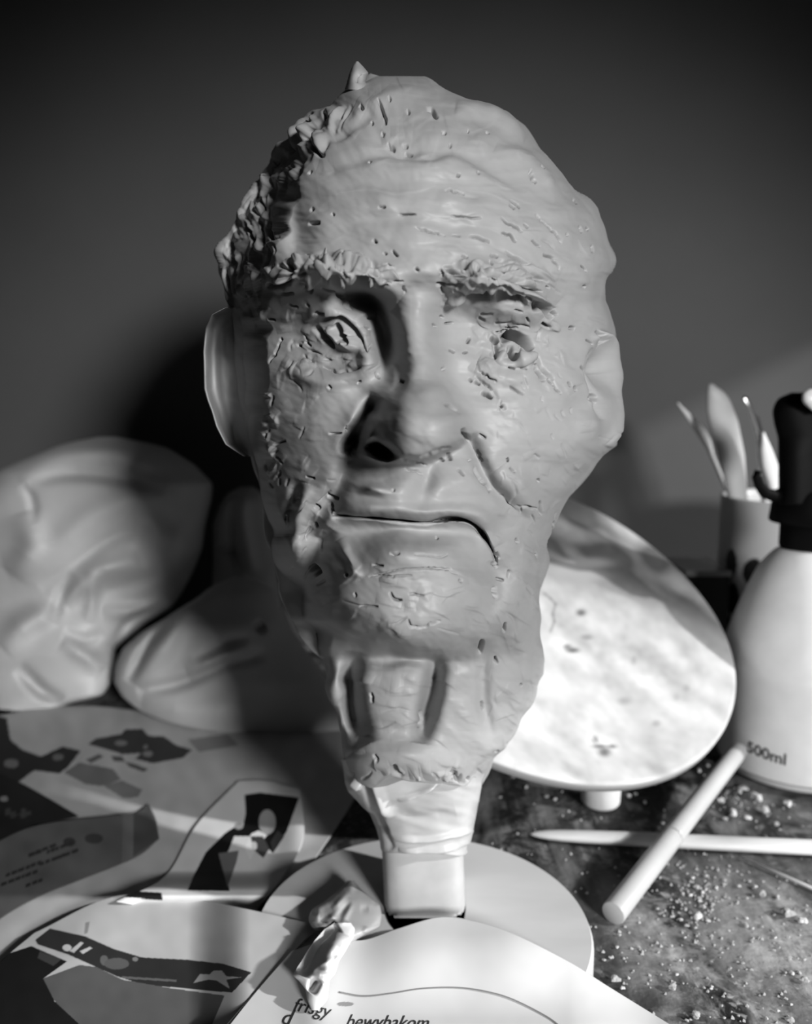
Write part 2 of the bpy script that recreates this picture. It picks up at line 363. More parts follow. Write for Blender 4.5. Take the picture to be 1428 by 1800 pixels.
#HEAD_BEGIN
# ---------------------------------------------------------------- the clay head
Y0 = 0.49
ZM = {1: (340, 90, .28), 2: (720, 90, .28), 3: (440, 420, .238), 4: (740, 420, .259), 5: (560, 600, .238), 6: (480, 820, .35), 7: (540, 1080, .311)}
CR = {
1: [(3,[(1160,325),(1195,380),(1205,440)]),(3,[(1175,495),(1200,505)]),(3,[(1215,545),(1265,575)]),(3,[(1310,555),(1350,560)]),(3,[(1330,590),(1380,610)]),
    (3,[(1050,355),(1070,380)]),(2,[(1115,430),(1125,450)]),(3,[(1225,310),(1240,325)]),(3,[(1340,365),(1360,380)]),(2,[(1100,695),(1120,705)]),
    (5,[(720,540),(745,600),(800,655),(830,655)]),(5,[(740,370),(735,440),(755,470)]),(4,[(820,380),(840,435)]),(5,[(620,580),(625,660)]),(5,[(520,620),(490,720),(545,695)]),
    (5,[(430,770),(500,730)]),(4,[(380,930),(390,1000),(430,1045)]),(4,[(440,930),(450,1010)]),(4,[(330,1080),(380,1200),(400,1290)]),(4,[(420,1060),(440,1190)]),
    (4,[(730,985),(750,1000)]),(4,[(720,1085),(800,1080)]),(2,[(870,1020),(890,1032)]),(1.5,[(1165,980),(1210,985)]),(1.5,[(1290,1020),(1400,1030)]),(2,[(1130,1185),(1150,1200)]),
    (6,[(230,1180),(250,1300),(290,1420)]),(5,[(200,1360),(230,1500)]),(4,[(730,760),(745,770)]),(5,[(470,1060),(500,1200)])],
2: [(4,[(105,365),(140,368),(165,400),(180,418)]),(3,[(200,512),(232,515)]),(2.5,[(255,570),(268,582)]),(2,[(475,510),(498,522)]),(2,[(365,495),(375,502)]),
    (1.5,[(220,875),(290,880),(350,893)]),(2.5,[(750,755),(765,800),(790,835)]),(2,[(805,740),(828,758)]),(3,[(1030,920),(1055,955)]),(2,[(635,930),(680,950),(700,980)]),
    (3,[(635,955),(668,984)]),(1.8,[(575,1040),(600,1075),(650,1095),(710,1135)]),(1.8,[(800,1015),(825,1060),(880,1120),(950,1210)]),(1.6,[(30,1110),(130,1135),(230,1155)]),
    (1.5,[(270,1140),(325,1153)]),(1.6,[(380,1155),(450,1175),(510,1198)]),(2,[(575,1142),(630,1155),(655,1180),(670,1200)]),(1.3,[(760,1190),(820,1230)]),
    (1.4,[(840,1270),(890,1300),(920,1340),(935,1380)]),(3,[(1070,1095),(1085,1140)]),(3,[(1110,1110),(1130,1120)]),(3,[(1140,1220),(1140,1270)]),(2,[(1080,1345),(1105,1365),(1115,1385)]),
    (1.5,[(1080,1470),(1100,1480)]),(3,[(515,1265),(565,1283)]),(3,[(610,1250),(680,1300),(730,1325),(765,1335)]),(2.2,[(40,1355),(55,1385)]),(3,[(1175,1755),(1210,1785)]),
    (2,[(972,1150),(982,1166)]),(1.3,[(260,1030),(450,1050)]),(1.6,[(715,1085),(740,1115)]),(3,[(430,750),(440,770)]),(3,[(300,770),(320,780)])],
4: [(1.8,[(270,120),(320,128)]),(4,[(365,195),(400,215)]),(1.6,[(180,235),(360,225)]),(2.5,[(140,200),(145,270)]),(4,[(105,312),(165,320)]),(3,[(140,330),(155,375)]),
    (1.5,[(160,318),(290,322)]),(2,[(560,190),(650,222)]),(2,[(470,265),(530,300)]),(3,[(390,300),(450,305),(520,322)]),(4.5,[(520,320),(600,335),(700,368)]),(3,[(700,345),(820,358)]),
    (2,[(220,345),(320,395)]),(1.5,[(230,320),(430,340)]),(6,[(320,410),(400,420),(470,405)]),(6.5,[(510,395),(560,385),(620,415),(700,430)]),(2,[(640,390),(760,410)]),
    (6,[(780,420),(790,495)]),(5,[(820,420),(850,460),(885,545)]),(3,[(890,490),(920,520)]),(4,[(820,570),(880,605)]),(4,[(1010,600),(1050,610)]),(1.8,[(640,485),(700,503)]),
    (2.5,[(390,530),(440,550)]),(1.5,[(400,515),(490,520)]),(1.6,[(500,572),(630,578)]),(1.8,[(570,600),(600,615),(660,600)]),(2.5,[(500,635),(600,625)]),(2,[(650,580),(740,600)]),
    (2,[(715,540),(740,570)]),(3,[(560,668),(620,652),(690,685),(740,735)]),(5,[(730,780),(790,840)]),
    (4.5,[(775,870),(845,965)]),(2.5,[(865,945),(905,1000)]),(1.6,[(905,1010),(950,1055)]),(4,[(512,770),(500,820)]),(5,[(470,670),(530,700)]),(1.6,[(590,870),(640,885)]),
    (2,[(670,870),(720,885)]),(3,[(330,670),(315,710)]),(3,[(190,755),(225,775)]),(2,[(280,780),(315,765)]),(2.5,[(80,575),(105,600)]),(2,[(160,575),(210,568)]),(1.6,[(135,520),(150,540)]),
    (1.6,[(390,905),(460,935),(515,975)]),(2,[(370,930),(440,985),(490,1025)]),(1.8,[(365,960),(405,985)]),(4,[(415,1035),(490,1078)]),(2,[(330,940),(350,965)]),(1.3,[(600,1000),(700,1055)]),
    (2,[(165,1115),(240,1150)]),(1.8,[(150,870),(170,885)]),(3,[(1090,860),(1130,900)]),(2,[(1125,685),(1185,715)]),(5,[(1190,625),(1245,700)]),(2.5,[(1000,970),(1010,1005)]),
    (3,[(1030,1000),(1050,1035)]),(4,[(1130,1070),(1155,1095)]),(2,[(1185,1050),(1195,1120)]),(2,[(700,270),(780,300)]),(2.5,[(840,320),(870,335)]),(2,[(540,200),(570,235)]),(2,[(470,130),(495,160)])],
3: [(3,[(410,125),(440,130)]),(6,[(460,160),(510,182)]),(3,[(590,130),(700,170)]),(3,[(600,130),(760,135),(840,120)]),(2.5,[(610,200),(700,250),(740,260)]),(5,[(640,195),(760,225)]),
    (3,[(560,210),(590,225)]),(6,[(430,230),(500,285),(580,300)]),(6,[(570,295),(700,322),(800,328),(890,318)]),(5,[(290,160),(305,240)]),(3.5,[(125,342),(200,345),(300,345)]),
    (3,[(220,410),(320,415)]),(5,[(400,360),(460,395)]),(2.5,[(520,370),(560,385),(640,395)]),(3,[(640,400),(700,440)]),(4,[(880,165),(930,220)]),(3,[(900,240),(930,280)]),
    (3,[(960,270),(1050,330)]),(2,[(950,330),(1020,345)]),(2,[(1060,310),(1130,305)]),(2.5,[(1045,75),(1090,125)]),(2,[(1010,180),(1040,210)]),(1.6,[(905,12),(940,30)]),
    (2,[(980,95),(1005,110)]),(1.6,[(1130,340),(1145,400)]),(4,[(520,600),(600,582),(740,625)]),
    (3,[(540,740),(620,810)]),(5,[(820,770),(860,830)]),(2.5,[(840,650),(890,670)]),(2,[(410,480),(440,500)]),(1.8,[(475,545),(560,545)]),
    (1.4,[(270,490),(350,515)]),(1.8,[(350,790),(390,788)]),(2,[(410,760),(460,795)]),(3,[(222,732),(238,752)]),(1.6,[(230,750),(190,850),(140,920)]),(1.6,[(540,950),(650,980),(750,970),(820,945)]),
    (3,[(930,985),(950,1025)]),(2,[(790,1065),(820,1050)]),(3,[(575,1080),(600,1105)]),(3,[(1095,1035),(1130,1050)]),(2,[(860,585),(930,590)]),(2.5,[(130,590),(190,600)])],
5: [(2.5,[(640,940),(730,955),(770,985)]),(2.5,[(600,875),(800,910)]),(4,[(960,820),(975,885)]),(3,[(890,865),(930,885)]),(3,[(750,862),(860,812),(975,772)]),(1.8,[(940,455),(1000,480),(1040,540)]),
    (5,[(1060,640),(1110,740)]),(3,[(1180,790),(1220,890)]),(3,[(1185,695),(1240,715)]),(2,[(1140,930),(1170,1000),(1220,1030)]),(2,[(1240,1050),(1270,1110)]),(1.8,[(1020,950),(1070,1000)]),
    (2,[(1098,878),(1112,890)]),(3,[(1395,860),(1400,890)]),(2,[(540,1105),(565,1100)]),(2,[(928,188),(938,206)]),(1.8,[(80,680),(175,680)]),(2,[(190,630),(220,665)]),(3,[(1350,470),(1360,490)])],
6: [(2,[(500,495),(560,498)]),(2,[(590,440),(640,440)]),(2,[(710,440),(830,450),(880,440)]),(1.6,[(480,555),(560,532),(700,515),(850,515),(930,540)]),(1.6,[(500,548),(600,550),(700,545)]),
    (3,[(590,630),(610,665),(650,670)]),(1.6,[(680,640),(760,648)]),(1.6,[(430,705),(530,703)]),(3,[(680,765),(700,800),(760,800),(840,770)]),(2,[(815,353),(832,361)]),(3,[(930,568),(947,580)]),
    (3,[(360,540),(375,550)]),(2.5,[(405,635),(415,655)]),(4,[(210,195),(235,215)]),(4,[(210,280),(220,310)]),(2,[(170,50),(210,60)]),(2,[(1000,20),(1040,70),(1080,100),(1090,135)]),
    (2,[(1190,5),(1220,30)]),(2,[(1330,60),(1335,80)]),(3,[(1340,170),(1345,245)]),(1.6,[(1245,200),(1330,215)]),(4,[(1120,430),(1135,465)]),(3,[(1215,360),(1225,385)]),(4,[(1105,480),(1130,510)]),
    (3,[(1120,560),(1160,575)]),(2,[(1190,520),(1180,560)]),(4,[(1110,600),(1105,660)]),(2,[(1312,438),(1320,446)]),(3,[(1405,340),(1410,270)]),(4,[(1050,860),(1040,940)]),(3,[(1165,780),(1160,830)]),
    (3,[(1110,970),(1130,990)]),(4,[(270,150),(330,160)]),(8,[(195,490),(230,545)]),(4,[(280,180),(300,240)])],
7: [(5,[(985,140),(975,220)]),(2,[(990,490),(1000,540)]),(3,[(1200,390),(1212,402)]),(3,[(1065,240),(1070,270)]),(3,[(1065,765),(1078,775)]),(4,[(365,440),(370,500)]),(8,[(480,850),(530,930)]),
    (4,[(380,790),(400,830)]),(4,[(800,890),(850,900)]),(5,[(850,920),(845,980)]),(4,[(910,920),(915,950)]),(4,[(640,540),(630,640)])],
}
def head_fields():
    B = Field(330, 90, 1120, 1400, 2.0)      # big forms, pushed towards the viewer
    U, V = B.U, B.V
    # nose
    hr = sinterp([(505, 0), (550, .010), (620, .022), (680, .034), (735, .047), (775, .048), (830, .044)], V.ravel(), 6)[:, None]
    xc = sinterp([(520, 722), (620, 723), (700, 736), (750, 742), (820, 740)], V.ravel(), 6)[:, None]
    wl = sinterp([(520, 36), (600, 34), (650, 38), (700, 66), (740, 84), (800, 76)], V.ravel(), 6)[:, None]
    wr = sinterp([(520, 38), (600, 42), (680, 52), (740, 66), (800, 62)], V.ravel(), 6)[:, None]
    du = U-xc
    prof = np.exp(-0.8*np.abs(np.where(du < 0, du/wl, du/wr))**3.4)
    cut = sinterp([(590, 795), (630, 805), (665, 812), (740, 811), (800, 782), (830, 765), (870, 760)], U.ravel(), 5)[None, :]
    def under(w=7.0): return 1/(1+np.exp(np.clip((V-cut)/w*2.2, -40, 40)))
    N = hr*prof
    N = N+.020*np.exp(-.5*(((U-645)/25)**2+((V-768)/30)**2))+.010*np.exp(-.5*(((U-800)/24)**2+((V-752)/28)**2))
    B.A += (N*under()).astype(np.float32)
    g = np.clip(1-((U-740)/78)**2-((V-742)/78)**2, 0, 1)**1.4
    B.A += (  .012*g*under(5.0)).astype(np.float32)
    B.blob(671, 794, 20, 9.5, -.060, 20, 3); B.blob(662, 775, 7, 22, -.010, -20)
    B.blob(625, 786, 13, 17, -.016)
    # brows, sockets, lids
    B.stroke([(478, 505), (535, 478), (610, 482), (665, 505), (700, 530)], 18, .023, taper=.3)
    B.stroke([(785, 515), (850, 492), (920, 508), (965, 548)], 20, .016, taper=.3)
    B.blob(735, 470, 60, 50, .004)
    B.blob(580, 590, 80, 46, -.012); B.blob(892, 600, 78, 46, -.012)
    B.blob(662, 556, 18, 46, -.028, -22); B.blob(634, 524, 34, 16, -.026, 20); B.blob(680, 612, 9, 28, -.012)
    B.blob(820, 552, 30, 26, -.012); B.blob(700, 625, 7, 26, -.007)
    B.blob(590, 548, 66, 24, .012, 18); B.blob(648, 610, 16, 42, .010, -5)
    B.blob(900, 553, 60, 14, .009, 8)
    B.blob(588, 602, 40, 20, .008, 25); B.blob(908, 612, 34, 22, .007, 20)
    B.stroke([(495, 640), (560, 668), (630, 655), (658, 612)], 12, .007)
    B.stroke([(840, 640), (900, 662), (960, 650)], 12, .004)
    B.blob(903, 606, 28, 12, -.003, 18); B.stroke([(862, 622), (895, 640), (935, 632)], 5, .003)
    # forehead furrows
    B.stroke([(560, 392), (700, 384), (860, 404), (940, 440)], 9, -.0018); B.stroke([(560, 330), (700, 318), (880, 345)], 12, -.0012)
    B.blob(520, 400, 16, 90, -.007, -10); B.blob(700, 350, 110, 50, .003)
    # cheeks and folds
    B.blob(560, 740, 60, 66, .010); B.blob(925, 735, 60, 80, .008)
    B.stroke([(668, 698), (642, 735), (622, 775), (614, 802)], 9, -.026, taper=.2)
    B.stroke([(712, 620), (706, 660), (690, 700)], 9, -.006)
    B.stroke([(612, 805), (600, 850), (575, 885), (560, 905)], 12, -.008)
    B.stroke([(802, 735), (832, 790), (858, 845), (905, 892), (935, 918)], 10, -.008)
    B.stroke([(880, 820), (930, 880), (960, 920)], 16, .005)
    B.stroke([(528, 842), (516, 880), (505, 915)], 7, -.009)
    B.stroke([(540, 850), (522, 900), (520, 970), (540, 1025)], 12, .012, taper=.2)
    B.stroke([(580, 925), (560, 965), (552, 1010), (580, 1062)], 12, -.011, taper=.2)
    B.stroke([(590, 900), (572, 925), (562, 945)], 8, .006)
    B.stroke([(872, 985), (878, 1040), (850, 1085)], 9, -.005)
    B.stroke([(890, 930), (905, 1000), (895, 1060)], 18, .003)
    # muzzle, lips, chin
    B.blob(712, 868, 105, 42, .014); B.blob(655, 885, 50, 14, .003)
    B.stroke([(590, 896), (660, 897), (740, 903), (820, 902), (850, 918), (872, 960)], 11, .008, taper=.2)
    B.stroke([(582, 905), (640, 908), (740, 917), (800, 912), (835, 922), (862, 960), (874, 992)], 1.6, -.024, taper=.25)
    B.blob(715, 932, 120, 16, -.006); B.blob(715, 965, 105, 22, .006)
    B.blob(710, 1044, 124, 84, .026, 0, 5.5)
    B.stroke([(598, 950), (612, 985), (632, 1018)], 7, .005); B.blob(645, 975, 24, 26, -.004, -20)
    B.blob(660, 860, 17, 7, .009, 14); B.blob(705, 855, 16, 24, .004, 20); B.blob(748, 850, 12, 22, -.006, 20)
    B.blob(690, 1095, 60, 20, .004, 10); B.blob(770, 1118, 40, 12, .004, -15)
    B.stroke([(880, 1100), (930, 1060), (960, 1010)], 14, -.004)
    # neck: two tendon grooves either side of a square throat
    B.stroke([(622, 1146), (615, 1200), (622, 1260), (642, 1312)], 12, -.034, taper=.3)
    B.stroke([(767, 1140), (764, 1200), (750, 1250), (738, 1306)], 11, -.022, taper=.3)
    B.stroke([(600, 1150), (598, 1220), (618, 1300)], 8, .003)
    B.blob(690, 1156, 85, 12, -.012); B.blob(690, 1230, 42, 60, .003)
    B.blob(640, 1330, 30, 24, .010); B.blob(715, 1338, 40, 26, .012, 0); B.blob(840, 1310, 40, 40, .004)
    B.stroke([(855, 1120), (850, 1220), (868, 1320)], 8, -.004); B.stroke([(895, 1110), (935, 1180), (900, 1300)], 14, .004)

    D = Field(330, 90, 1120, 1400, 0.75)      # relief along the normal
    jr = np.random.default_rng(101)
    def resample_px(p, n):
        p = catmull(p, 8); L = np.concatenate([[0], np.cumsum(np.hypot(*(p[1:]-p[:-1]).T))]); L /= L[-1]; t = np.linspace(0, 1, n)
        return np.stack([np.interp(t, L, p[:, 0]), np.interp(t, L, p[:, 1])], -1)
    for k, lst in CR.items():
        x0, y0, s_ = ZM[k]
        for wd, pts in lst:
            p = [(x0+x*s_, y0+y*s_) for x, y in pts]
            sg = max(1.0, wd*.40); dp = .0020+wd*.00062
            L_ = math.hypot(p[-1][0]-p[0][0], p[-1][1]-p[0][1]); jit = min(.9, L_*.03)
            q = resample_px(p, max(4, int(L_/6)+2)); q[1:-1] += jr.normal(size=q[1:-1].shape)*jit
            D.stroke(q, sg, -dp*jr.uniform(.8, 1.2), taper=.28)
    for p, sg, h in [([(880, 597), (900, 590), (920, 600), (936, 616)], 3.8, -.015), ([(944, 622), (958, 650), (975, 668)], 2.0, -.004), ([(898, 606), (896, 620), (903, 632), (913, 634)], 2.2, -.0065), ([(914, 608), (916, 622)], 1.6, -.003), ([(868, 600), (872, 614), (870, 626)], 2.6, -.0035),
                     ([(880, 618), (886, 632)], 5, .0025), ([(928, 628), (938, 640)], 4, .003), ([(563, 565), (598, 563), (625, 584), (643, 614)], 3.0, -.0075), ([(586, 572), (602, 584), (613, 603)], 3.4, -.0075),
                     ([(554, 571), (570, 592), (588, 610)], 3, -.006), ([(575, 575), (592, 594), (602, 612)], 3, .003), ([(608, 578), (622, 598), (626, 612)], 2.6, .003), ([(818, 524), (846, 529), (868, 521)], 4, -.008), ([(874, 522), (900, 524), (926, 533)], 4.5, -.009), ([(942, 528), (950, 548)], 4, -.007), ([(954, 530), (968, 560)], 3, -.006),
                     ([(546, 478), (560, 490), (580, 492)], 4, -.007), ([(576, 491), (610, 498), (652, 497)], 4, -.008), ([(508, 458), (513, 476)], 3.5, -.006), ([(468, 502), (500, 503)], 2.5, -.005), ([(597, 466), (622, 474)], 4, -.004),
                     ([(905, 628), (918, 636), (935, 628)], 5, .004), ([(600, 600), (618, 612), (628, 606)], 4, .004)]:
        D.stroke(p, sg, h, taper=.3)
    # right ear, lying close against the head
    D.stroke([(1046, 600), (1060, 590), (1078, 612), (1086, 670), (1082, 740), (1070, 785)], 6, .006, taper=.1)
    D.blob(1062, 645, 13, 24, -.010); D.stroke([(1046, 610), (1040, 660), (1048, 710), (1054, 740)], 4, -.004)
    D.blob(1070, 720, 10, 30, .003); D.blob(1034, 745, 14, 20, .004)
    # hair: ragged locks pressed on the left side, softer lumps on top
    rh = np.random.default_rng(77)
    for _ in range(70):
        y = rh.uniform(200, 540); x = interp(HL, y)+rh.uniform(2, 70 if y > 330 else 60)
        a = math.radians(-58 if y < 300 else (-75 if y < 380 else 78)+rh.normal()*10); l = rh.uniform(22, 60)
        ca, sa = math.cos(a), math.sin(a); b = rh.normal()*4; hh = rh.uniform(.0008, .0022)
        D.stroke([(x-ca*l/2, y-sa*l/2), (x+b, y), (x+ca*l/2, y+sa*l/2)], rh.uniform(2.5, 5.5), hh, taper=.4)
        D.stroke([(x-ca*l/2+6, y-sa*l/2), (x+b+6, y), (x+ca*l/2+6, y+sa*l/2)], rh.uniform(1.8, 3), -hh*.9, taper=.35)
    for x, y, h in [(524, 240, .005), (552, 217, .005), (492, 272, .004), (466, 320, .004), (562, 247, .005), (505, 264, .004), (538, 264, .004), (500, 482, .003), (524, 466, .003), (486, 500, .002), (580, 202, .003)]:
        D.blob(x, y, 6, 11, h*.6, rh.uniform(-40, 30)); D.blob(x+8, y+9, 4, 9, -h*.5, 20)
    D.stroke([(555, 300), (700, 262), (800, 262), (930, 330)], 9, -.0022)
    D.stroke([(600, 250), (640, 200), (700, 165), (780, 170)], 8, .0016); D.stroke([(650, 215), (680, 250), (740, 275), (800, 262)], 7, -.0018)
    D.stroke([(800, 190), (860, 200), (925, 245)], 8, .003); D.stroke([(560, 250), (610, 230), (660, 190)], 6, -.002)
    D.blob(720, 225, 45, 26, -.002); D.stroke([(870, 260), (930, 290), (985, 345)], 10, .0025)
    # scattered dabs and cracks
    def flow(x, y):
        if y < 430: return math.radians((x-700)*0.085)
        if x < 520: return math.radians(-72+(y-600)*.02)
        if y < 700: return math.radians(10 if x < 700 else 30)
        if x > 860: return math.radians(62)
        if x < 620: return math.radians(-60)
        return math.radians(4)
    r = np.random.default_rng(11)
    regions = [((470, 500), (660, 30), 90, .0016, 5), ((700, 60), (480, 40), 0, 0, 0)]
    def scatter(n, box, wr, hr_, lr, cr=0.0, jit=.5, steps=True):
        for _ in range(n):
            x = r.uniform(box[0], box[2]); y = r.uniform(box[1], box[3]); a = flow(x, y)+r.normal()*jit
            l = r.uniform(*lr); wd = r.uniform(*wr); h = r.uniform(*hr_)*.42
            dx, dy = math.cos(a)*l/2, math.sin(a)*l/2; b = r.normal()*l*.08
            pts = [(x-dx, y-dy), (x-b*math.sin(a), y+b*math.cos(a)), (x+dx, y+dy)]
            if r.uniform() < cr: D.stroke(pts, max(1.1, wd*.3), -h*1.4, taper=.3)
            else: D.stroke(pts, wd, h*(1 if steps else r.choice([-1, 1])), 's' if steps else 'g', taper=.4)
    def strands(n, x0, y0, x1, y1, a0, a1, wob=10):
        for _ in range(n):
            x = r.uniform(x0, x1); y = r.uniform(y0, y1)+(12*math.sin((x-x0)/(x1-x0)*3.1)*-1)
            a = math.radians(a0+(a1-a0)*(x-x0)/(x1-x0)+r.normal()*wob); l = r.uniform(20, 58); b = r.normal()*3
            dx, dy = math.cos(a)*l/2, math.sin(a)*l/2
            D.stroke([(x-dx, y-dy), (x-b*math.sin(a), y+b*math.cos(a)), (x+dx, y+dy)], r.uniform(1.5, 3.2), r.choice([-1.3, 1])*r.uniform(.0008, .0026), taper=.4)
    strands(70, 500, 462, 690, 505, -8, 22); strands(70, 790, 470, 960, 535, -6, 32)
    scatter(70, (500, 540, 670, 650), (2.5, 6), (.0006, .0022), (12, 36), .15, .6)
    scatter(60, (830, 560, 990, 680), (2.5, 6), (.0006, .002), (10, 34), .15, .5)
    scatter(110, (860, 640, 1080, 980), (2.5, 7), (.0004, .0016), (10, 30), .35, .5)
    scatter(40, (470, 650, 620, 860), (3, 8), (.0004, .0012), (14, 40), .25, .6)
    scatter(26, (468, 690, 494, 860), (2.5, 5), (.0015, .004), (8, 22), .4, .6)
    scatter(26, (500, 840, 570, 1030), (3, 6), (.0008, .002), (12, 34), .4, .4)
    scatter(40, (600, 1000, 860, 1120), (3, 8), (.0005, .0018), (20, 60), .08, .3)
    scatter(60, (860, 980, 950, 1330), (4, 9), (.0006, .0016), (16, 60), .12, .5)
    scatter(70, (540, 300, 1060, 460), (3, 9), (.0002, .0007), (30, 110), .12, .18)
    scatter(70, (560, 140, 960, 300), (4, 12), (.0004, .0013), (20, 80), .06, .5)
    scatter(60, (390, 250, 480, 560), (3, 6), (.001, .004), (16, 50), .2, .3)
    scatter(30, (960, 300, 1080, 600), (4, 9), (.0004, .0014), (14, 40), .25, .4)
    scatter(60, (580, 1150, 860, 1370), (4, 9), (.0004, .0016), (18, 70), .05, .3)
    scatter(16, (610, 1345, 850, 1372), (4, 7), (.002, .005), (10, 26), .3, 1.2)
    D.A += (fnoise(D.A.shape, 3.5, 50, .06, 3)*.00004+fnoise(D.A.shape, 14, 22, .3, 4)*.00045+fnoise(D.A.shape, 4, 7, .6, 5)*.00006).astype(np.float32)
    return B, D

HL = [(134, 668), (138, 655), (143, 640), (155, 612), (178, 588), (190, 578), (200, 548), (212, 540), (225, 520), (240, 508), (260, 490), (285, 476), (300, 470), (325, 450),
      (340, 446), (355, 430), (380, 412), (410, 397), (430, 390), (450, 389), (490, 389), (520, 394), (560, 404), (620, 412), (700, 420), (780, 436), (840, 452),
      (900, 462), (950, 472), (1000, 482), (1040, 492), (1080, 508), (1110, 524), (1140, 556), (1155, 574), (1180, 577), (1205, 572), (1230, 580), (1260, 592), (1290, 602), (1320, 604), (1345, 606), (1375, 616)]
HR = [(134, 712), (136, 738), (142, 755), (152, 770), (168, 800), (176, 824), (181, 853), (186, 872), (200, 896), (222, 920), (250, 938), (262, 946), (275, 960), (305, 990), (335, 1010),
      (352, 1030), (370, 1046), (400, 1058), (430, 1066), (462, 1074), (478, 1075), (500, 1069), (530, 1065), (550, 1072), (568, 1076), (590, 1080), (620, 1086), (655, 1091), (700, 1087), (760, 1084), (783, 1085),
      (800, 1060), (815, 1046), (850, 1022), (875, 1001), (900, 990), (930, 976), (960, 961), (1000, 955), (1040, 951), (1080, 950), (1120, 953), (1160, 958), (1185, 956), (1205, 942),
      (1240, 932), (1262, 916), (1290, 904), (1315, 888), (1330, 870), (1345, 862), (1360, 850), (1375, 842)]
def build_bust():
    root = empty('clay_bust', (0.01, .47, 0.0006))
    tag(root, 'grey clay head of a frowning old man on a taped post', 'sculpture')
    B, D = head_fields()
    pn = np.random.default_rng(5)
    sidefield = fnoise((400, 400), 5, 9, 0, 21)
    def fine(U, V, ph, front):
        h = D.sample(U, V)
        a = ((ph+math.pi/2)/(2*math.pi)*399).astype(int)
        rr = np.clip(((V-90)/1310*399).astype(int), 0, 399)
        lump = sidefield[rr, np.repeat(a[None], U.shape[0], 0)]
        back = 1-np.clip(front*3, 0, 1)
        hairy = np.clip((560-U)/60, 0, 1)*np.clip((620-V)/80, 0, 1)
        return h*np.clip(front*2.2+.05, 0, 1)+lump*back*(.0012+.0016*hairy)
    pf = [(134, .004), (137, .022), (143, .042), (155, .062), (175, .080), (200, .095), (250, .112), (300, .121), (380, .129), (440, .133), (480, .135), (520, .128), (570, .122), (650, .121), (750, .122),
          (850, .126), (920, .126), (1000, .124), (1060, .125), (1100, .123), (1165, .119), (1250, .119), (1330, .121), (1355, .117), (1375, .105)]
    pb = [(134, .004), (137, .022), (143, .042), (160, .072), (200, .100), (260, .122), (350, .135), (550, .140), (700, .132), (850, .110), (1000, .085), (1150, .065), (1330, .050), (1375, .036)]
    wob = fnoise((1400, 2), 9, 1, 0, 91)[:, 0]
    def side(U, V):
        vi = np.clip(V.astype(int), 0, 1399)
        xb = sinterp([(200, 590), (230, 575), (300, 530), (380, 500), (450, 475), (600, 462), (700, 462), (800, 474), (900, 492), (1000, 522)], V, 10)+5*wob[vi]
        return .080*smooth01((585-U)/75)*smooth01((V-955)/100)*(1-.8*smooth01((V-1120)/40))+.050*smooth01((xb+8-U)/50)*smooth01((V-200)/120)*(1-smooth01((V-930)/100))
    def fmul(U, V):
        # the drop from the chin back to the throat follows the curved edge of the jaw
        vc = sinterp([(480, 1085), (560, 1100), (600, 1112), (640, 1127), (700, 1137), (760, 1149), (800, 1142), (860, 1120), (920, 1100)], U, 8)
        vw = sinterp([(480, 8), (760, 7), (800, 16), (860, 34), (940, 50)], U, 8)
        return 1-.58/(1+np.exp(np.clip(-(V-vc)/vw*2.4, -40, 40)))
    hd = loft('head', 134, 1375, HL, HR, Y0, pf, pb, M_clay, root, rows=1000, nf=780, nb=130, ex=.92, ey=.70,
         ctr=[(134, 690), (300, 725), (700, 742), (1000, 722), (1150, 745), (1375, 728)], big=lambda U, V: B.sample(U, V), fine=fine, rsm=2, finefade=4, wsm=16, vjit=10, side=side, fmul=fmul)
    # left ear: a thin cup of clay standing off the side of the head, seen almost edge-on
    n1, n2 = 90, 40
    t = np.linspace(0, 1, n1)[:, None]; s = np.linspace(0, 1, n2)[None]
    vv = 540+t*262
    rim = interp([(0, 398), (.05, 372), (.14, 361), (.3, 357), (.55, 359), (.62, 364), (.7, 372), (.8, 380), (.92, 396), (1, 428)], t)
    root_ = interp([(0, 420), (.3, 418), (.6, 425), (1, 445)], t)
    U = root_+(rim-root_)*s**.8+0*t
    nz = fnoise((n1, n2), 4, 4, 0, 31)
    Yr = Y0-.002+.004*s+0*t
    curl = -.034*np.exp(-.5*((s-.96)/.16)**2)-.010*np.exp(-.5*((s-.60)/.09)**2)*np.exp(-.5*((t-.45)/.22)**2)-.030*np.exp(-.5*((t-.02)/.08)**2)*s
    Yf = Yr+curl+nz*.0008
    th = .012*np.sin(np.pi*np.clip(s*.93+.07, 0, 1))**.6*np.ones_like(t)+.004
    f = P(U, vv+0*s, Yf); b = P(U+3*s, vv+0*s, Yf+th)
    V_ = np.vstack([f.reshape(-1, 3), b.reshape(-1, 3)]); N = n1*n2
    fa = [grid_faces(n1, n2), grid_faces(n1, n2, flip=True)+N]
    ed = []
    idx = np.arange(N).reshape(n1, n2)
    loop = np.concatenate([idx[0], idx[1:, -1], idx[-1, ::-1][1:], idx[::-1, 0][1:-1]])
    lp2 = np.roll(loop, -1); ed = np.stack([loop, loop+N, lp2+N, lp2], -1)
    er = mesh('ear', V_, np.vstack(fa+[ed]), M_clay, root)
    tag(er, 'left ear standing off the dark side of the head')
    # the little torn peak of clay on the crown
    v = np.linspace(0, 1, 30)
    loft('clay_tuft', 108, 158, [(108, 626), (116, 620), (130, 614), (145, 610), (158, 606)], [(108, 630), (116, 638), (128, 648), (134, 646), (145, 642), (158, 650)], Y0-.030, [(108, .002), (125, .014), (158, .020)], [(108, .002), (158, .016)],
         M_clay, root, rows=36, nf=36, nb=20, fine=lambda U, V, ph, fr: -.006*np.exp(-.5*(((U-632)/5)**2+((V-134)/5)**2))*fr, rsm=1)
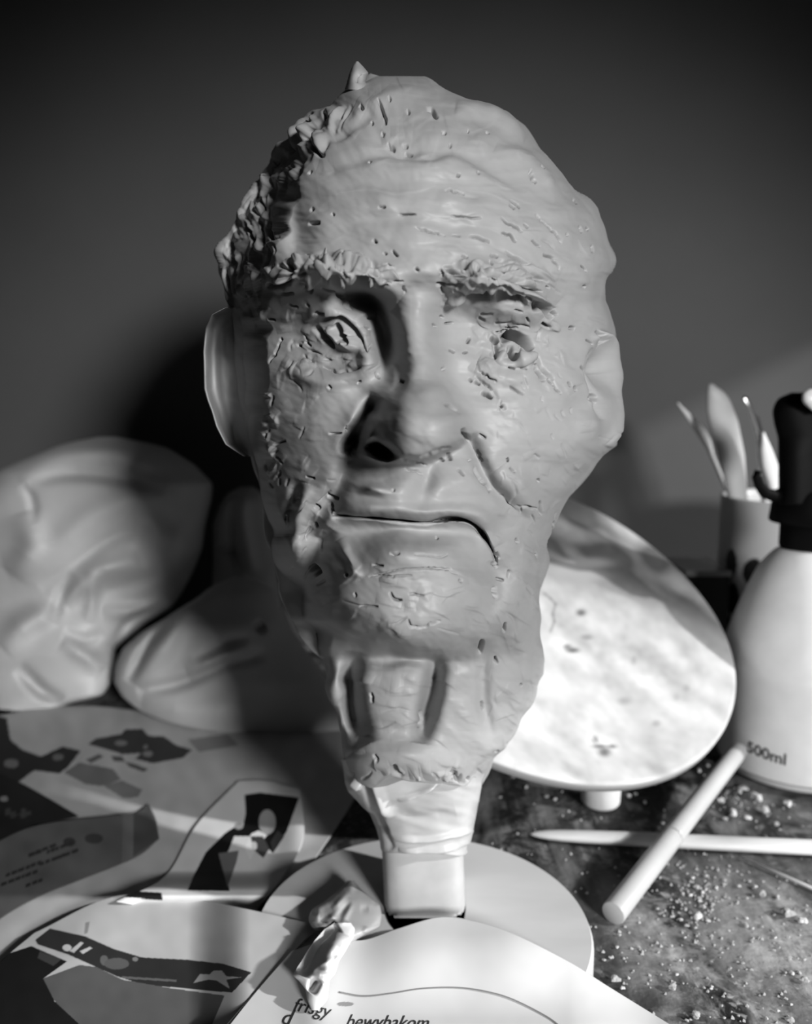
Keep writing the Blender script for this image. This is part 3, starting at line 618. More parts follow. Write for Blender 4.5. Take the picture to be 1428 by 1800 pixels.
    # post and the film/tape wound round its top
    loft('post', 1330, 1640, [(1330, 672), (1480, 671), (1600, 676), (1622, 684), (1640, 700)], [(1330, 812), (1480, 814), (1600, 819), (1622, 815), (1640, 800)], .500, [(1330, .024), (1610, .026), (1640, .018)], [(1330, .024), (1640, .020)],
         M_post, root, rows=60, nf=60, nb=40, ex=.45, ey=.45, ctr=[(1330, 744), (1640, 748)], ground=.0190)
    wl_ = [(1335, 600), (1352, 604), (1375, 606), (1392, 612), (1410, 630), (1430, 650), (1455, 661), (1480, 668), (1496, 672), (1500, 674)]
    wr_ = [(1335, 862), (1352, 858), (1375, 845), (1400, 843), (1430, 838), (1460, 832), (1480, 826), (1492, 818), (1500, 816)]
    W = Field(590, 1320, 880, 1520, 1.0)
    W.stroke([(636, 1352), (652, 1400), (668, 1450), (690, 1495)], 4, -.006); W.stroke([(655, 1345), (668, 1390), (684, 1440)], 5, .005); W.stroke([(620, 1370), (640, 1385)], 4, .004)
    W.stroke([(700, 1405), (740, 1390), (775, 1372)], 3, .004); W.stroke([(690, 1475), (760, 1475), (832, 1458)], 2.5, .003); W.stroke([(760, 1512), (800, 1502), (826, 1490)], 4, .003)
    W.stroke([(690, 1420), (740, 1440), (800, 1425)], 8, -.002); W.stroke([(700, 1494), (770, 1492), (825, 1478)], 3, .004)
    W.A += (fnoise(W.A.shape, 4, 14, .25, 41)*.0002+fnoise(W.A.shape, 14, 14, 0, 42)*.0006).astype(np.float32)
    tag(loft('tape_wrap', 1335, 1500, wl_, wr_, .497, [(1335, .046), (1400, .040), (1470, .034), (1500, .028)], [(1335, .04), (1500, .028)], M_post, root, rows=110, nf=150, nb=50, ex=.7, ey=.6,
         fine=lambda U, V, ph, fr: W.sample(U, V)*np.clip(fr*3, 0, 1), rsm=2), 'shiny creased tape round the top of the post')
    # round base board
    R = .100; n = 96; prof = [(0, 0), (.985, 0), (1, .0025), (1, .0145), (.985, .018), (0, .018)]
    a = np.linspace(0, 2*math.pi, n, endpoint=False)
    vs = []
    for r_, z in prof[1:-1]: vs.append(np.stack([.010+R*r_*np.cos(a), .470+R*r_*np.sin(a), np.full(n, z+.0006)], -1))
    nr = len(vs); vs = np.vstack(vs)
    fl = [tuple(q) for q in grid_faces(nr, n, wrap=True)]; fl.append(tuple(range(n))[::-1]); fl.append(tuple((nr-1)*n+np.arange(n)))
    bb = mesh('base_board', vs, fl, M_board, root, smooth=False)
    return root
bust = build_bust()
#HEAD_END

# ---------------------------------------------------------------- more builders
def tube(name, pts, rw, rh, m, parent=None, n=20, cap=True):
    """rod along pts, half width rw[i] (horizontal) and half height rh[i]"""
    pts = np.asarray(pts, float); k = len(pts)
    rw = np.broadcast_to(rw, k); rh = np.broadcast_to(rh, k)
    tg = np.gradient(pts, axis=0); tg /= np.linalg.norm(tg, axis=1, keepdims=True)
    up = np.array([0, 0, 1.0]); side = np.cross(tg, up); ln = np.linalg.norm(side, axis=1, keepdims=True)
    side = np.where(ln > 1e-3, side/np.maximum(ln, 1e-6), [[1, 0, 0]]); nu = np.cross(side, tg)
    a = np.linspace(0, 2*math.pi, n, endpoint=False)
    V_ = pts[:, None]+side[:, None]*(rw[:, None]*np.cos(a))[..., None]+nu[:, None]*(rh[:, None]*np.sin(a))[..., None]
    f = [tuple(q) for q in grid_faces(k, n, wrap=True)]
    f += [tuple(range(n))[::-1], tuple((k-1)*n+np.arange(n))]
    return mesh(name, V_.reshape(-1, 3), f, m, parent)
def lathe(name, c, prof, m, parent=None, n=96, ink=None, smooth=True):
    a = np.linspace(0, 2*math.pi, n, endpoint=False)
    pr = np.asarray(prof, float)
    V_ = np.stack([c[0]+pr[:, :1]*np.cos(a), c[1]+pr[:, :1]*np.sin(a), c[2]+pr[:, 1:]+0*a], -1)
    o = mesh(name, V_.reshape(-1, 3), grid_faces(len(pr), n, wrap=True), m, parent, smooth)
    if ink: set_ink(o, ink)
    return o
def project(co):
    """photo pixel of bench-unit points"""
    x, y, z = co[..., 0], co[..., 1], co[..., 2]-CH
    d = y*math.cos(TH)-z*math.sin(TH); h = y*math.sin(TH)+z*math.cos(TH)
    return CX+F*x/d, CY-F*h/d
def set_ink(o, fn, uv=None):
    me = o.data; n = len(me.vertices)
    if uv is None:
        co = np.empty(n*3, np.float32); me.vertices.foreach_get('co', co); co = co.reshape(-1, 3)/K
        U, V = project(co)
    else: U, V = uv
    c = np.clip(fn(U, V), 0, 1)
    at = me.attributes.new('ink', 'FLOAT_COLOR', 'POINT')
    at.data.foreach_set('color', np.stack([c, c, c, np.ones_like(c)], -1).astype(np.float32).ravel())
def resample(poly, t):
    p = catmull(poly, 12) if len(poly) > 2 else np.asarray(poly, float)
    L = np.concatenate([[0], np.cumsum(np.hypot(*(p[1:]-p[:-1]).T))]); L /= L[-1]
    return np.stack([np.interp(t, L, p[:, 0]), np.interp(t, L, p[:, 1])], -1)
def sheet(name, top, bottom, left, right, zf, ink, m, rows=120, cols=120, th=.0006, parent=None):
    """a sheet of paper lying on the bench: its four edges (photo pixels) and its height over the bench"""
    s_ = np.linspace(0, 1, cols); t_ = np.linspace(0, 1, rows)
    T, B_, L_, R_ = resample(top, s_), resample(bottom, s_), resample(left, t_), resample(right, t_)
    S = s_[None, :, None]; Q = t_[:, None, None]
    G = (1-Q)*T[None]+Q*B_[None]+(1-S)*L_[:, None]+S*R_[:, None]-((1-S)*(1-Q)*T[0]+S*(1-Q)*T[-1]+(1-S)*Q*B_[0]+S*Q*B_[-1])
    U, V = G[..., 0], G[..., 1]
    z = zf(U, V)
    pts = PZ(U, V, z); low = pts.copy(); low[..., 2] -= th
    N = rows*cols; idx = np.arange(N).reshape(rows, cols)
    loop = np.concatenate([idx[0], idx[1:, -1], idx[-1, ::-1][1:], idx[::-1, 0][1:-1]]); lp2 = np.roll(loop, -1)
    fa = np.vstack([grid_faces(rows, cols, flip=True), grid_faces(rows, cols)+N, np.stack([loop, lp2, lp2+N, loop+N], -1)])
    o = mesh(name, np.vstack([pts.reshape(-1, 3), low.reshape(-1, 3)]), fa, m, parent)
    u2 = np.concatenate([U.ravel(), U.ravel()]); v2 = np.concatenate([V.ravel(), V.ravel()])
    set_ink(o, ink, (u2, v2))
    return o
def painter(base, shapes, noise=.03, seed=3):
    r_ = np.random.default_rng(seed); nf_ = fnoise((256, 256), 3, 3, 0, seed)
    def fn(U, V):
        c = np.full(np.shape(U), float(base))
        for val, poly in shapes:
            if len(poly) == 1:
                x, y, rx, ry = poly[0]; c[((U-x)/rx)**2+((V-y)/ry)**2 < 1] = val
            else: c[pip(U, V, poly)] = val
        i = (np.abs(V).astype(int)//3) % 256; j = (np.abs(U).astype(int)//3) % 256
        return c*(1+noise*nf_[i, j])
    return fn
def letters(name, text, fn, m, parent, size=1.0, shear=0.0, bold=0.0):
    """flat lettering: fn maps the font's own (x, y) to bench points"""
    cu = bpy.data.curves.new(name, 'FONT'); cu.body = text; cu.size = size; cu.shear = shear; cu.resolution_u = 3; cu.offset = bold
    tmp = bpy.data.objects.new(name, cu); col.objects.link(tmp)
    bpy.context.view_layer.update()
    me0 = tmp.to_mesh()
    bm = bmesh.new(); bm.from_mesh(me0)
    bmesh.ops.triangulate(bm, faces=bm.faces[:])
    bmesh.ops.subdivide_edges(bm, edges=[e for e in bm.edges if e.calc_length() > .12*size], cuts=2)
    vs = np.array([v.co[:] for v in bm.verts]); bm.verts.ensure_lookup_table()
    fs = [tuple(v.index for v in f.verts) for f in bm.faces]
    bm.free(); tmp.to_mesh_clear(); bpy.data.objects.remove(tmp); bpy.data.curves.remove(cu)
    return mesh(name, fn(vs[:, 0], vs[:, 1]), fs, m, parent, smooth=False)
M_ink = mat('black_ink', lambda nt, b: grey(nt, b, .03), .6, .2)

# ---------------------------------------------------------------- bags and cloth at the back left
def bags():
    B = Field(-120, 750, 420, 1290, 1.5)
    for p, wd, h in [([(30, 838), (90, 802), (160, 790), (230, 800), (300, 830), (350, 872)], 13, .012), ([(50, 850), (120, 834), (200, 840), (290, 862)], 8, -.010),
                     ([(10, 1000), (90, 965), (170, 905), (260, 872), (330, 885)], 20, .012), ([(70, 1035), (130, 995), (200, 945), (270, 925)], 9, -.008),
                     ([(100, 1065), (150, 1025), (175, 1003), (245, 985)], 13, .016), ([(92, 1095), (108, 1045), (130, 1010)], 7, -.010), ([(155, 1095), (166, 1035), (176, 1008)], 8, .008),
                     ([(0, 1135), (50, 1092), (115, 1062)], 16, .016), ([(30, 1170), (70, 1212), (110, 1232)], 8, -.016), ([(110, 1112), (150, 1125), (185, 1110)], 7, -.006),
                     ([(110, 1128), (148, 1152), (182, 1178)], 10, .010), ([(180, 1075), (240, 1075), (300, 1050)], 9, .008), ([(200, 1130), (230, 1090), (290, 1065)], 6, -.008),
                     ([(40, 900), (55, 960), (20, 1010)], 18, .014), ([(60, 920), (56, 880), (40, 850)], 6, -.006), ([(230, 900), (300, 950), (330, 990)], 16, .008), ([(160, 1040), (220, 1030), (300, 1000)], 10, -.006)]:
        B.stroke(p, wd, h, taper=.35)
    B.A += (fnoise(B.A.shape, 16, 40, -.55, 51)*.0028).astype(np.float32)
    L = [(768, 185), (771, 150), (780, 108), (800, 58), (815, 22), (830, -10), (900, -60), (1100, -90), (1200, -50), (1250, -10), (1262, 5)]
    R = [(768, 195), (771, 222), (785, 290), (815, 340), (850, 374), (880, 372), (920, 362), (965, 356), (1010, 338), (1045, 318), (1070, 300), (1095, 258), (1115, 236), (1140, 203), (1170, 206), (1200, 196), (1225, 180), (1236, 122), (1252, 84), (1262, 20)]
    o = loft('plastic_bag', 768, 1262, L, R, [(768, .99), (1060, .985), (1150, .93), (1262, .862)], [(768, .01), (790, .06), (850, .10), (1000, .105), (1150, .07), (1262, .004)],
             [(768, .01), (800, .06), (900, .10), (1262, .11)], M_bag, rows=280, nf=260, nb=60, ex=.9, ey=.8, big=lambda U, V: B.sample(U, V), ground=True, rsm=4)
    tag(o, 'big crumpled white plastic bag at the left against the wall', 'bag')
    C = Field(180, 990, 640, 1310, 1.5)
    for p, wd, h in [([(240, 1205), (290, 1130), (330, 1060), (400, 1030)], 16, .014), ([(225, 1200), (262, 1130), (300, 1088)], 7, -.014), ([(240, 1215), (320, 1200), (400, 1165), (470, 1150)], 8, -.012),
                     ([(330, 1185), (390, 1160), (440, 1145)], 12, .010), ([(250, 1235), (340, 1250), (440, 1245)], 18, .008), ([(340, 1160), (400, 1130), (440, 1120)], 7, -.006), ([(450, 1110), (465, 1095)], 6, -.012)]:
        C.stroke(p, wd, h, taper=.3)
    C.A += (fnoise(C.A.shape, 22, 40, -.4, 61)*.0018).astype(np.float32)
    o = loft('cloth_bundle', 1012, 1293, [(1012, 415), (1020, 395), (1030, 372), (1050, 348), (1070, 315), (1090, 285), (1110, 250), (1140, 215), (1170, 203), (1200, 200), (1225, 214), (1250, 245), (1270, 288), (1285, 350), (1293, 450)],
             [(1012, 430), (1020, 458), (1040, 482), (1080, 500), (1120, 520), (1150, 545), (1200, 578), (1285, 615), (1293, 560)],
             [(1012, .90), (1100, .87), (1200, .85), (1293, .80)], [(1012, .008), (1035, .040), (1100, .055), (1200, .050), (1293, .003)], [(1012, .008), (1050, .04), (1293, .06)],
             M_cloth, rows=200, nf=220, nb=60, big=lambda U, V: C.sample(U, V), ground=True, rsm=5)
    tag(o, 'smooth pale cloth bundle lying right of the plastic bag', 'cloth')
    G = Field(340, 840, 520, 1200, 1.5)
    G.stroke([(425, 860), (430, 930), (445, 1010)], 9, .014); G.stroke([(408, 880), (412, 960), (420, 1010)], 5, -.012); G.stroke([(380, 960), (420, 975)], 6, -.008)
    o = loft('folded_cloth', 856, 1188, [(856, 425), (866, 402), (890, 385), (920, 374), (1188, 372)], [(856, 445), (866, 460), (890, 468), (1000, 486), (1188, 510)], .995,
             [(856, .006), (880, .03), (1188, .04)], [(856, .006), (880, .04), (1188, .06)], M_cloth, rows=120, nf=100, nb=40, big=lambda U, V: G.sample(U, V), ground=True)
    tag(o, 'dim upright folded cloth between the bag and the head', 'cloth')
bags()

# ---------------------------------------------------------------- tilted round bat on its stand
def bat():
    c = np.array([.1112, .7000, .1544]); th_, az = .57408, -1.1460; R = .1720
    n = np.array([math.sin(th_)*math.cos(az), math.sin(th_)*math.sin(az), math.cos(th_)])
    u = np.cross(n, [0, 0, 1.]); u /= np.linalg.norm(u); w_ = np.cross(n, u)
    root = empty('throwing_bat', (c[0], c[1], c[2]-.01))
    tag(root, 'large round white plaster-smeared disc tilted behind the head', 'disc')
    na, nr = 320, 130
    a = np.linspace(0, 2*math.pi, na, endpoint=False); rr = np.concatenate([np.linspace(.002, .985, nr), [.995, 1.0]])
    wob = 1+.006*np.sin(3*a+1)+.004*np.sin(5*a)
    ring = lambda r_, h_: c+R*r_*(np.cos(a)[:, None]*u+np.sin(a)[:, None]*w_)*wob[:, None]+n*h_
    vs = [ring(r_, 0 if r_ < .99 else (-.0006 if r_ < .999 else -.002)) for r_ in rr]+[ring(1.0, -.008), ring(.99, -.0095), ring(.5, -.0095)]
    k = len(vs); f = [tuple(q) for q in grid_faces(k, na, wrap=True)]
    f += [tuple(range(na))[::-1], tuple((k-1)*na+np.arange(na))]
    ar = fnoise((300, 300), 5, 16, .5, 71); ar2 = fnoise((300, 300), 2, 3, .5, 72)
    def ink(U, V):
        i = np.clip((V-850)/560*299, 0, 299).astype(int); j = np.clip((U-850)/480*299, 0, 299).astype(int)
        b_ = .48+.05*ar[i, j]+.02*ar2[i, j]
        # greyer upper part of the disc: stained streaks plus painted-in shade
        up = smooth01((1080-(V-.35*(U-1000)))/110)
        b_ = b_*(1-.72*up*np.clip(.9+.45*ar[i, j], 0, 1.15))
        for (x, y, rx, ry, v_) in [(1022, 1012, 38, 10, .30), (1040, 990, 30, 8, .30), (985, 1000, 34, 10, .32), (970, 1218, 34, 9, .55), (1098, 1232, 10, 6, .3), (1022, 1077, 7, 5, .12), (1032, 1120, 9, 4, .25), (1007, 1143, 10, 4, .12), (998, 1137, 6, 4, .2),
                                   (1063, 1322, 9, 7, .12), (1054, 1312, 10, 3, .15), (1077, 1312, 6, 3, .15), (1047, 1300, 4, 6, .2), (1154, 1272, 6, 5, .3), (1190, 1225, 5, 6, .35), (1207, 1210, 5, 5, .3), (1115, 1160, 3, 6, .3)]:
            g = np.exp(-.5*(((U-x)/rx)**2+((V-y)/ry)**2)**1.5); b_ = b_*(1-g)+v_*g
        for p in [[(957, 1043), (968, 1052), (977, 1062), (972, 1080), (975, 1092), (968, 1110)]]:
            p = np.array(p, float)
            for q in range(len(p)-1):
                e = p[q+1]-p[q]; t = np.clip(((U-p[q, 0])*e[0]+(V-p[q, 1])*e[1])/(e@e), 0, 1)
                d2 = (U-p[q, 0]-t*e[0])**2+(V-p[q, 1]-t*e[1])**2; g = .7*np.exp(-d2/5); b_ = b_*(1-g)+.15*g
        return b_
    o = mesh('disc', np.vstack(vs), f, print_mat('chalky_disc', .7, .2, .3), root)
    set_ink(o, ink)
    at = o.data.attributes['ink'].data; n0 = (k-4)*na
    for i in range(n0, k*na): at[i].color = (.30, .30, .30, 1)
    # the column it is propped on
    cx, cy = .158, .654; m_ = 40; b = np.linspace(0, 2*math.pi, m_, endpoint=False)
    vs = []
    for t, r_ in [(0, .0135), (.03, .0155), (.35, .017), (.7, .022), (1.0, .028)]:
        x = cx+r_*np.cos(b); y = cy+r_*np.sin(b)
        zt = c[2]-(n[0]*(x-c[0])+n[1]*(y-c[1]))/n[2]-.0098/n[2]-.0004
        vs.append(np.stack([x, y, .0008+(zt-.0008)*t], -1))
    f = [tuple(q) for q in grid_faces(5, m_, wrap=True)]+[tuple(range(m_))[::-1], tuple(4*m_+np.arange(m_))]
    tag(mesh('stand', np.vstack(vs), f, M_plaster, root), 'pale stubby stand under the disc')
bat()

# ---------------------------------------------------------------- spray bottle
def bottle():
    cx, cy = .348, .725
    root = empty('spray_bottle', (cx, cy, 0)); tag(root, 'white 500ml spray bottle with black trigger head', 'bottle')
    prof = [(.0, .0008), (.055, .0008), (.0615, .004), (.065, .010), (.066, .018), (.066, .088), (.0655, .100), (.064, .112), (.060, .128), (.054, .146), (.047, .164), (.040, .180), (.032, .191), (.026, .197), (.022, .199), (.022, .201), (.0, .201)]
    p = catmull(prof[1:-1], 4)
    lathe('body', (cx, cy, 0), np.vstack([[0, .0008], p, [0, .201]]), M_white, root)
    lathe('collar', (cx, cy, 0), [(0, .199), (.0235, .199), (.0245, .201), (.0245, .221), (.033, .2215), (.034, .223), (.0325, .236), (.029, .247), (.027, .250), (0, .250)], M_black, root, smooth=False)
    loft('spray_head', 690, 888, [(690, 1396), (694, 1380), (700, 1368), (712, 1361), (725, 1358), (745, 1361), (770, 1368), (888, 1369)], [(690, 1440), (700, 1470), (720, 1500), (770, 1500), (800, 1470), (888, 1462)], .725,
         [(690, .008), (710, .022), (888, .024)], [(690, .008), (710, .022), (888, .024)], M_black, root, rows=60, nf=50, nb=40)
    tag(loft('nozzle', 684, 724, [(684, 1424), (690, 1411), (705, 1410), (716, 1420), (724, 1432)], [(684, 1440), (690, 1450), (716, 1456), (724, 1446)], .694, [(684, .003), (700, .009), (724, .003)], [(684, .003), (700, .009), (724, .003)],
             M_white, root, rows=24, nf=24, nb=24), 'white nozzle')
    tg = P(np.array([1380., 1362, 1345, 1335, 1330, 1333]), np.array([868., 872, 866, 852, 838, 828]), np.array([.722, .712, .705, .702, .700, .699]))
    tube('trigger', tg, np.linspace(.006, .003, 6), np.linspace(.006, .003, 6), M_black, root)
    # the volume printed on the curved body
    def wrap(x, y):
        a0 = math.radians(-90-60); R_ = .0662
        a = a0+x/R_
        # the print runs level round the body
        return np.stack([cx+R_*np.cos(a), cy+R_*np.sin(a), .0290+y-.06*x], -1)
    tag(letters('lettering', '500ml', wrap, M_ink, root, size=.0135, bold=.00035), 'black volume print')
bottle()

# ---------------------------------------------------------------- dotted cup with modelling tools, black box
def cup_and_tools():
    cx, cy, R = .412, .905, .071
    root = empty('dotted_cup', (cx, cy, 0)); tag(root, 'pale cup with black dots behind the spray bottle', 'cup')
    dots = [(1286, 990, 10, 25), (1326, 1007, 20, 25), (1288, 1052, 12, 26), (1326, 1064, 20, 25), (1282, 1112, 10, 25), (1322, 1120, 20, 25), (1375, 1000, 22, 25), (1375, 1058, 22, 25), (1284, 1175, 10, 25)]
    pz = [(0, .0008), (R-.004, .0008), (R, .005)]+[(R, z) for z in np.linspace(.008, .218, 110)]+[(R, .222), (R-.003, .222), (R-.004, .215), (R-.004, .01), (0, .01)]
    def ink(U, V):
        c = np.full(U.shape, .45)+.08*smooth01((U-1280)/50)  # shade on the cup's left side is painted into its colour
        for x, y, rx, ry in dots: c[((U-x)/rx)**2+((V-y)/ry)**2 < 1] = .015
        return c
    o = lathe('cup_body', (cx, cy, 0), pz, print_mat('glazed_cup', .3, .5, .0), root, n=360, ink=ink)
    def tool(name, label, L, R_, Y, m, v0, v1, pf=.005, cat='tool'):
        tag(loft(name, v0, v1, L, R_, Y, [(v0, .001), (v0+12, pf), (v1, pf)], [(v0, .001), (v0+12, pf), (v1, pf)], m, rows=60, nf=24, nb=16), label, cat)
    M_tool = simple('worn_wood', .36, .5, .4)
    tool('wooden_paddle', 'broad wooden modelling paddle standing in the dotted cup', [(675, 1247), (690, 1243), (720, 1243), (760, 1250), (800, 1262), (870, 1280), (1000, 1302)],
         [(675, 1253), (690, 1275), (705, 1285), (740, 1298), (800, 1310), (860, 1314), (1000, 1322)], [(675, .90), (1000, .895)], M_tool, 675, 1000)
    tool('modelling_knife', 'thin pointed modelling knife leaning left out of the cup', [(708, 1190), (730, 1204), (760, 1224), (790, 1243), (870, 1278), (960, 1300)], [(708, 1193), (730, 1217), (755, 1240), (775, 1251), (800, 1256), (870, 1286), (960, 1308)], [(708, .93), (960, .93)], M_plaster, 708, 960, .003)
    tool('steel_tool', 'shiny steel modelling tool between paddle and spatula in the cup', [(697, 1305), (730, 1317), (770, 1329), (830, 1333), (960, 1345)], [(697, 1312), (730, 1334), (755, 1341), (775, 1339), (830, 1342), (960, 1353)], [(697, .88), (960, .895)], M_steel, 697, 960, .003)
    tool('plastic_spatula', 'narrow white spatula in the cup beside the black spray head', [(760, 1341), (790, 1338), (820, 1341), (850, 1352), (900, 1362), (980, 1364)], [(760, 1344), (790, 1358), (820, 1369), (850, 1371), (900, 1371), (980, 1373)], [(760, .875), (980, .885)], M_white, 760, 980, .003)
    bx = empty('black_box', (.312, .90, 0)); tag(bx, 'small black box standing left of the dotted cup', 'box')
    slab('box_body', .293, .3375, .87, .94, .0008, .143, M_blackbox, bx)
    slab('box_lid', .291, .3385, .868, .942, .1425, .148, simple('box_rim', .10, .3, .6), bx)
cup_and_tools()

# ---------------------------------------------------------------- marker, sticks
def marker_and_sticks():
    a = PZ(1078., 1606., .0078); s_ = PZ(1187., 1465., .0200); b = s_+(s_-a)*1.0
    q = PZ(1299., 1319., .0300)
    root = empty('marker_pen', tuple(a)); tag(root, 'pale capped marker pen lying across the pointed stick', 'pen')
    d = (q-a)/np.linalg.norm(q-a); sp = a+d*np.linalg.norm(s_-a)
    def rod(name, p0, p1, r_, lab=None):
        t = [0, .004, .008, .992, .996, 1]; pts = [p0+(p1-p0)*k_ for k_ in t]
        rr_ = [r_*.93, r_*.985, r_, r_, r_*.985, r_*.93]
        return tag(tube(name, pts, rr_, rr_, simple('marker_'+name, .42, .35, .5), root, n=32), lab)
    rod('cap', a, sp-d*.0003, .0076); rod('barrel', sp+d*.0007, q, .0074)
    tube('seam', [sp-d*.0012, sp+d*.0016], .0068, .0068, M_blackbox, root, n=24)
    p0 = PZ(932., 1466., .0052); p1 = PZ(1520., 1494., .0060); t = np.array([0, .01, .03, .06, .10, .16, .3, .6, 1.0])
    pts = p0+(p1-p0)*t[:, None]
    tag(tube('pointed_stick', pts, np.array([.0004, .0018, .0036, .0048, .0056, .0062, .0068, .0074, .008]), np.array([.0004, .0012, .0022, .003, .0036, .004, .0043, .0045, .0046]), M_wood, n=24),
        'pale pointed wooden stick lying flat under the marker pen', 'stick')
    p0 = PZ(1308., 1508., .002); p1 = PZ(1480., 1584., .002)
    tag(tube('wooden_splinter', [p0, (p0+p1)/2, p1], [.0008, .0014, .0014], [.0006, .001, .001], M_wood, n=10), 'very thin pale splinter in front of the pointed stick', 'splinter')
marker_and_sticks()

# ---------------------------------------------------------------- papers
def papers():
    A = sheet('newspaper', [(-40, 1262), (150, 1240), (400, 1270), (660, 1275)], [(-60, 1790), (130, 1700), (330, 1640), (520, 1560)], [(-40, 1262), (-50, 1500), (-60, 1790)], [(660, 1275), (630, 1390), (520, 1560)],
              lambda U, V: .0016+.0012*np.exp(-.5*((U-190)/40)**2)*np.exp(-.5*((V-1290)/60)**2)+.0010*smooth01((V-1450)/150),
              painter(.47, [(.02, [(-60, 1245), (12, 1262), (18, 1300), (40, 1318), (72, 1330), (110, 1312), (142, 1320), (118, 1350), (104, 1360), (60, 1354), (28, 1378), (-60, 1400)]),
                            (.16, [(20, 1342, 13, 8)]), (.14, [(102, 1331, 10, 6)]),
                            (.045, [(155, 1308), (170, 1298), (214, 1290), (220, 1282), (250, 1281), (262, 1294), (288, 1294), (310, 1310), (338, 1318), (322, 1332), (268, 1342), (238, 1334), (248, 1324), (215, 1326), (190, 1318)]),
                            (.20, [(213, 1306, 11, 5)]), (.22, [(256, 1313, 4, 4)]), (.22, [(260, 1325, 9, 5)]),
                            (.10, [(195, 1328), (215, 1330), (220, 1340), (200, 1338)]), (.10, [(218, 1338), (240, 1344), (260, 1352), (252, 1357), (228, 1348)]),
                            (.17, [(112, 1358), (140, 1340), (200, 1352), (212, 1370), (180, 1382), (150, 1378)]), (.20, [(180, 1380), (215, 1372), (250, 1388), (242, 1402), (215, 1402)]),
                            (.12, [(150, 1336), (175, 1325), (182, 1330), (160, 1342)]), (.26, [(330, 1300), (400, 1290), (420, 1310), (350, 1322)])], .05, 5), M_paper, 300, 330)
    tag(A, 'large grey newspaper sheet spread under the bags', 'paper')
    sheet_leaf = sheet('dark_leaflet', [(-60, 1330), (40, 1378), (137, 1434)], [(-60, 1520), (0, 1486), (58, 1450)], [(-60, 1330), (-60, 1430), (-60, 1520)], [(137, 1434), (100, 1442), (58, 1450)],
                       lambda U, V: .0034+0*U, painter(.012, [(.25, [(7, 1404, 7, 5)])]+[(.05, [(10+9*i, 1422+5*(i % 3)), (18+9*i, 1420+5*(i % 3)), (19+9*i, 1432+5*(i % 2)), (9+9*i, 1434+5*(i % 2))]) for i in range(5)], .1, 6), M_paper, 90, 120)
    tag(sheet_leaf, 'black leaflet corner at the left edge on the newspaper', 'leaflet')
    r_ = np.random.default_rng(9)
    txt = []
    for cx_, cy_, w_ in [(70, 1496, 40), (105, 1490, 46), (112, 1504, 40), (58, 1502, 16), (90, 1512, 40), (40, 1528, 60), (30, 1545, 56), (60, 1552, 30)]:
        x = cx_-w_/2
        while x < cx_+w_/2:
            l = r_.uniform(5, 12); y = cy_-(x-cx_)*.38
            txt.append((.03, [(x, y-3.4), (x+l, y-3.4-l*.38), (x+l, y+2.6-l*.38), (x, y+2.6)])); x += l+r_.uniform(1, 3)
    Bs = sheet('grey_brochure', [(-50, 1505), (60, 1452), (225, 1430), (262, 1414)], [(-50, 1648), (60, 1580), (228, 1512), (280, 1474)], [(-50, 1505), (-50, 1570), (-50, 1648)], [(262, 1414), (274, 1440), (280, 1474)],
               lambda U, V: .0042+.0014*np.exp(-.5*((U-225)/14)**2), painter(.115, [(.15, [(216, 1425), (233, 1422), (236, 1506), (214, 1518)]), (.075, [(236, 1425), (262, 1414), (280, 1474), (234, 1505)]),
                                                                   (.05, [(165, 1474, 16, 9)]), (.04, [(122, 1480, 11, 8)])]+txt, .08, 7), M_paper, 150, 260)
    tag(Bs, 'folded grey brochure with black print left of the photo page', 'brochure')
    D = sheet('photo_page', [(420, 1372), (470, 1372), (528, 1388)], [(205, 1584), (330, 1604), (446, 1606)], [(420, 1372), (345, 1450), (290, 1540), (205, 1584)], [(528, 1388), (534, 1470), (505, 1530), (446, 1606)],
              lambda U, V: .0036+.010*smooth01((V-1530)/36)-.012*smooth01((V-1572)/30)*smooth01((U-200)/60)+.006*smooth01((U-470)/60),
              painter(.62, [(.008, [(430, 1397), (458, 1393), (526, 1402), (504, 1462), (492, 1480), (480, 1500), (470, 1490), (445, 1470), (412, 1470), (400, 1500), (398, 1540), (404, 1566), (330, 1565), (340, 1540), (362, 1498), (395, 1465), (410, 1455), (428, 1450), (432, 1430)]),
                            (.30, [(470, 1445, 15, 22)]), (.70, [(455, 1460), (470, 1468), (452, 1490), (440, 1512), (430, 1490), (442, 1465)]),
                            (.05, [(440, 1470), (462, 1470), (474, 1492), (463, 1508), (446, 1494)]), (.5, [(447, 1487, 5, 8)]), (.14, [(384, 1500), (420, 1495), (416, 1515), (400, 1560), (392, 1530)]),
                            (.01, [(212, 1565), (284, 1569), (286, 1581), (216, 1577)]),
                            (.30, [(420, 1452, 8, 6)]), (.04, [(480, 1500), (500, 1470), (488, 1460), (476, 1480)])], .03, 8), M_paper, 260, 260)
    tag(D, 'magazine page with a dark photograph of a figure in white', 'magazine')
    band = [(88, 1632), (150, 1646), (200, 1668), (250, 1683), (330, 1687), (392, 1694), (442, 1709), (408, 1745), (330, 1738), (250, 1730), (205, 1716), (165, 1698), (120, 1678), (66, 1660), (62, 1652)]
    star = [(340, 1728), (352, 1712), (368, 1713), (376, 1706), (390, 1706), (398, 1716), (424, 1718), (398, 1722), (404, 1738), (382, 1724), (366, 1722)]
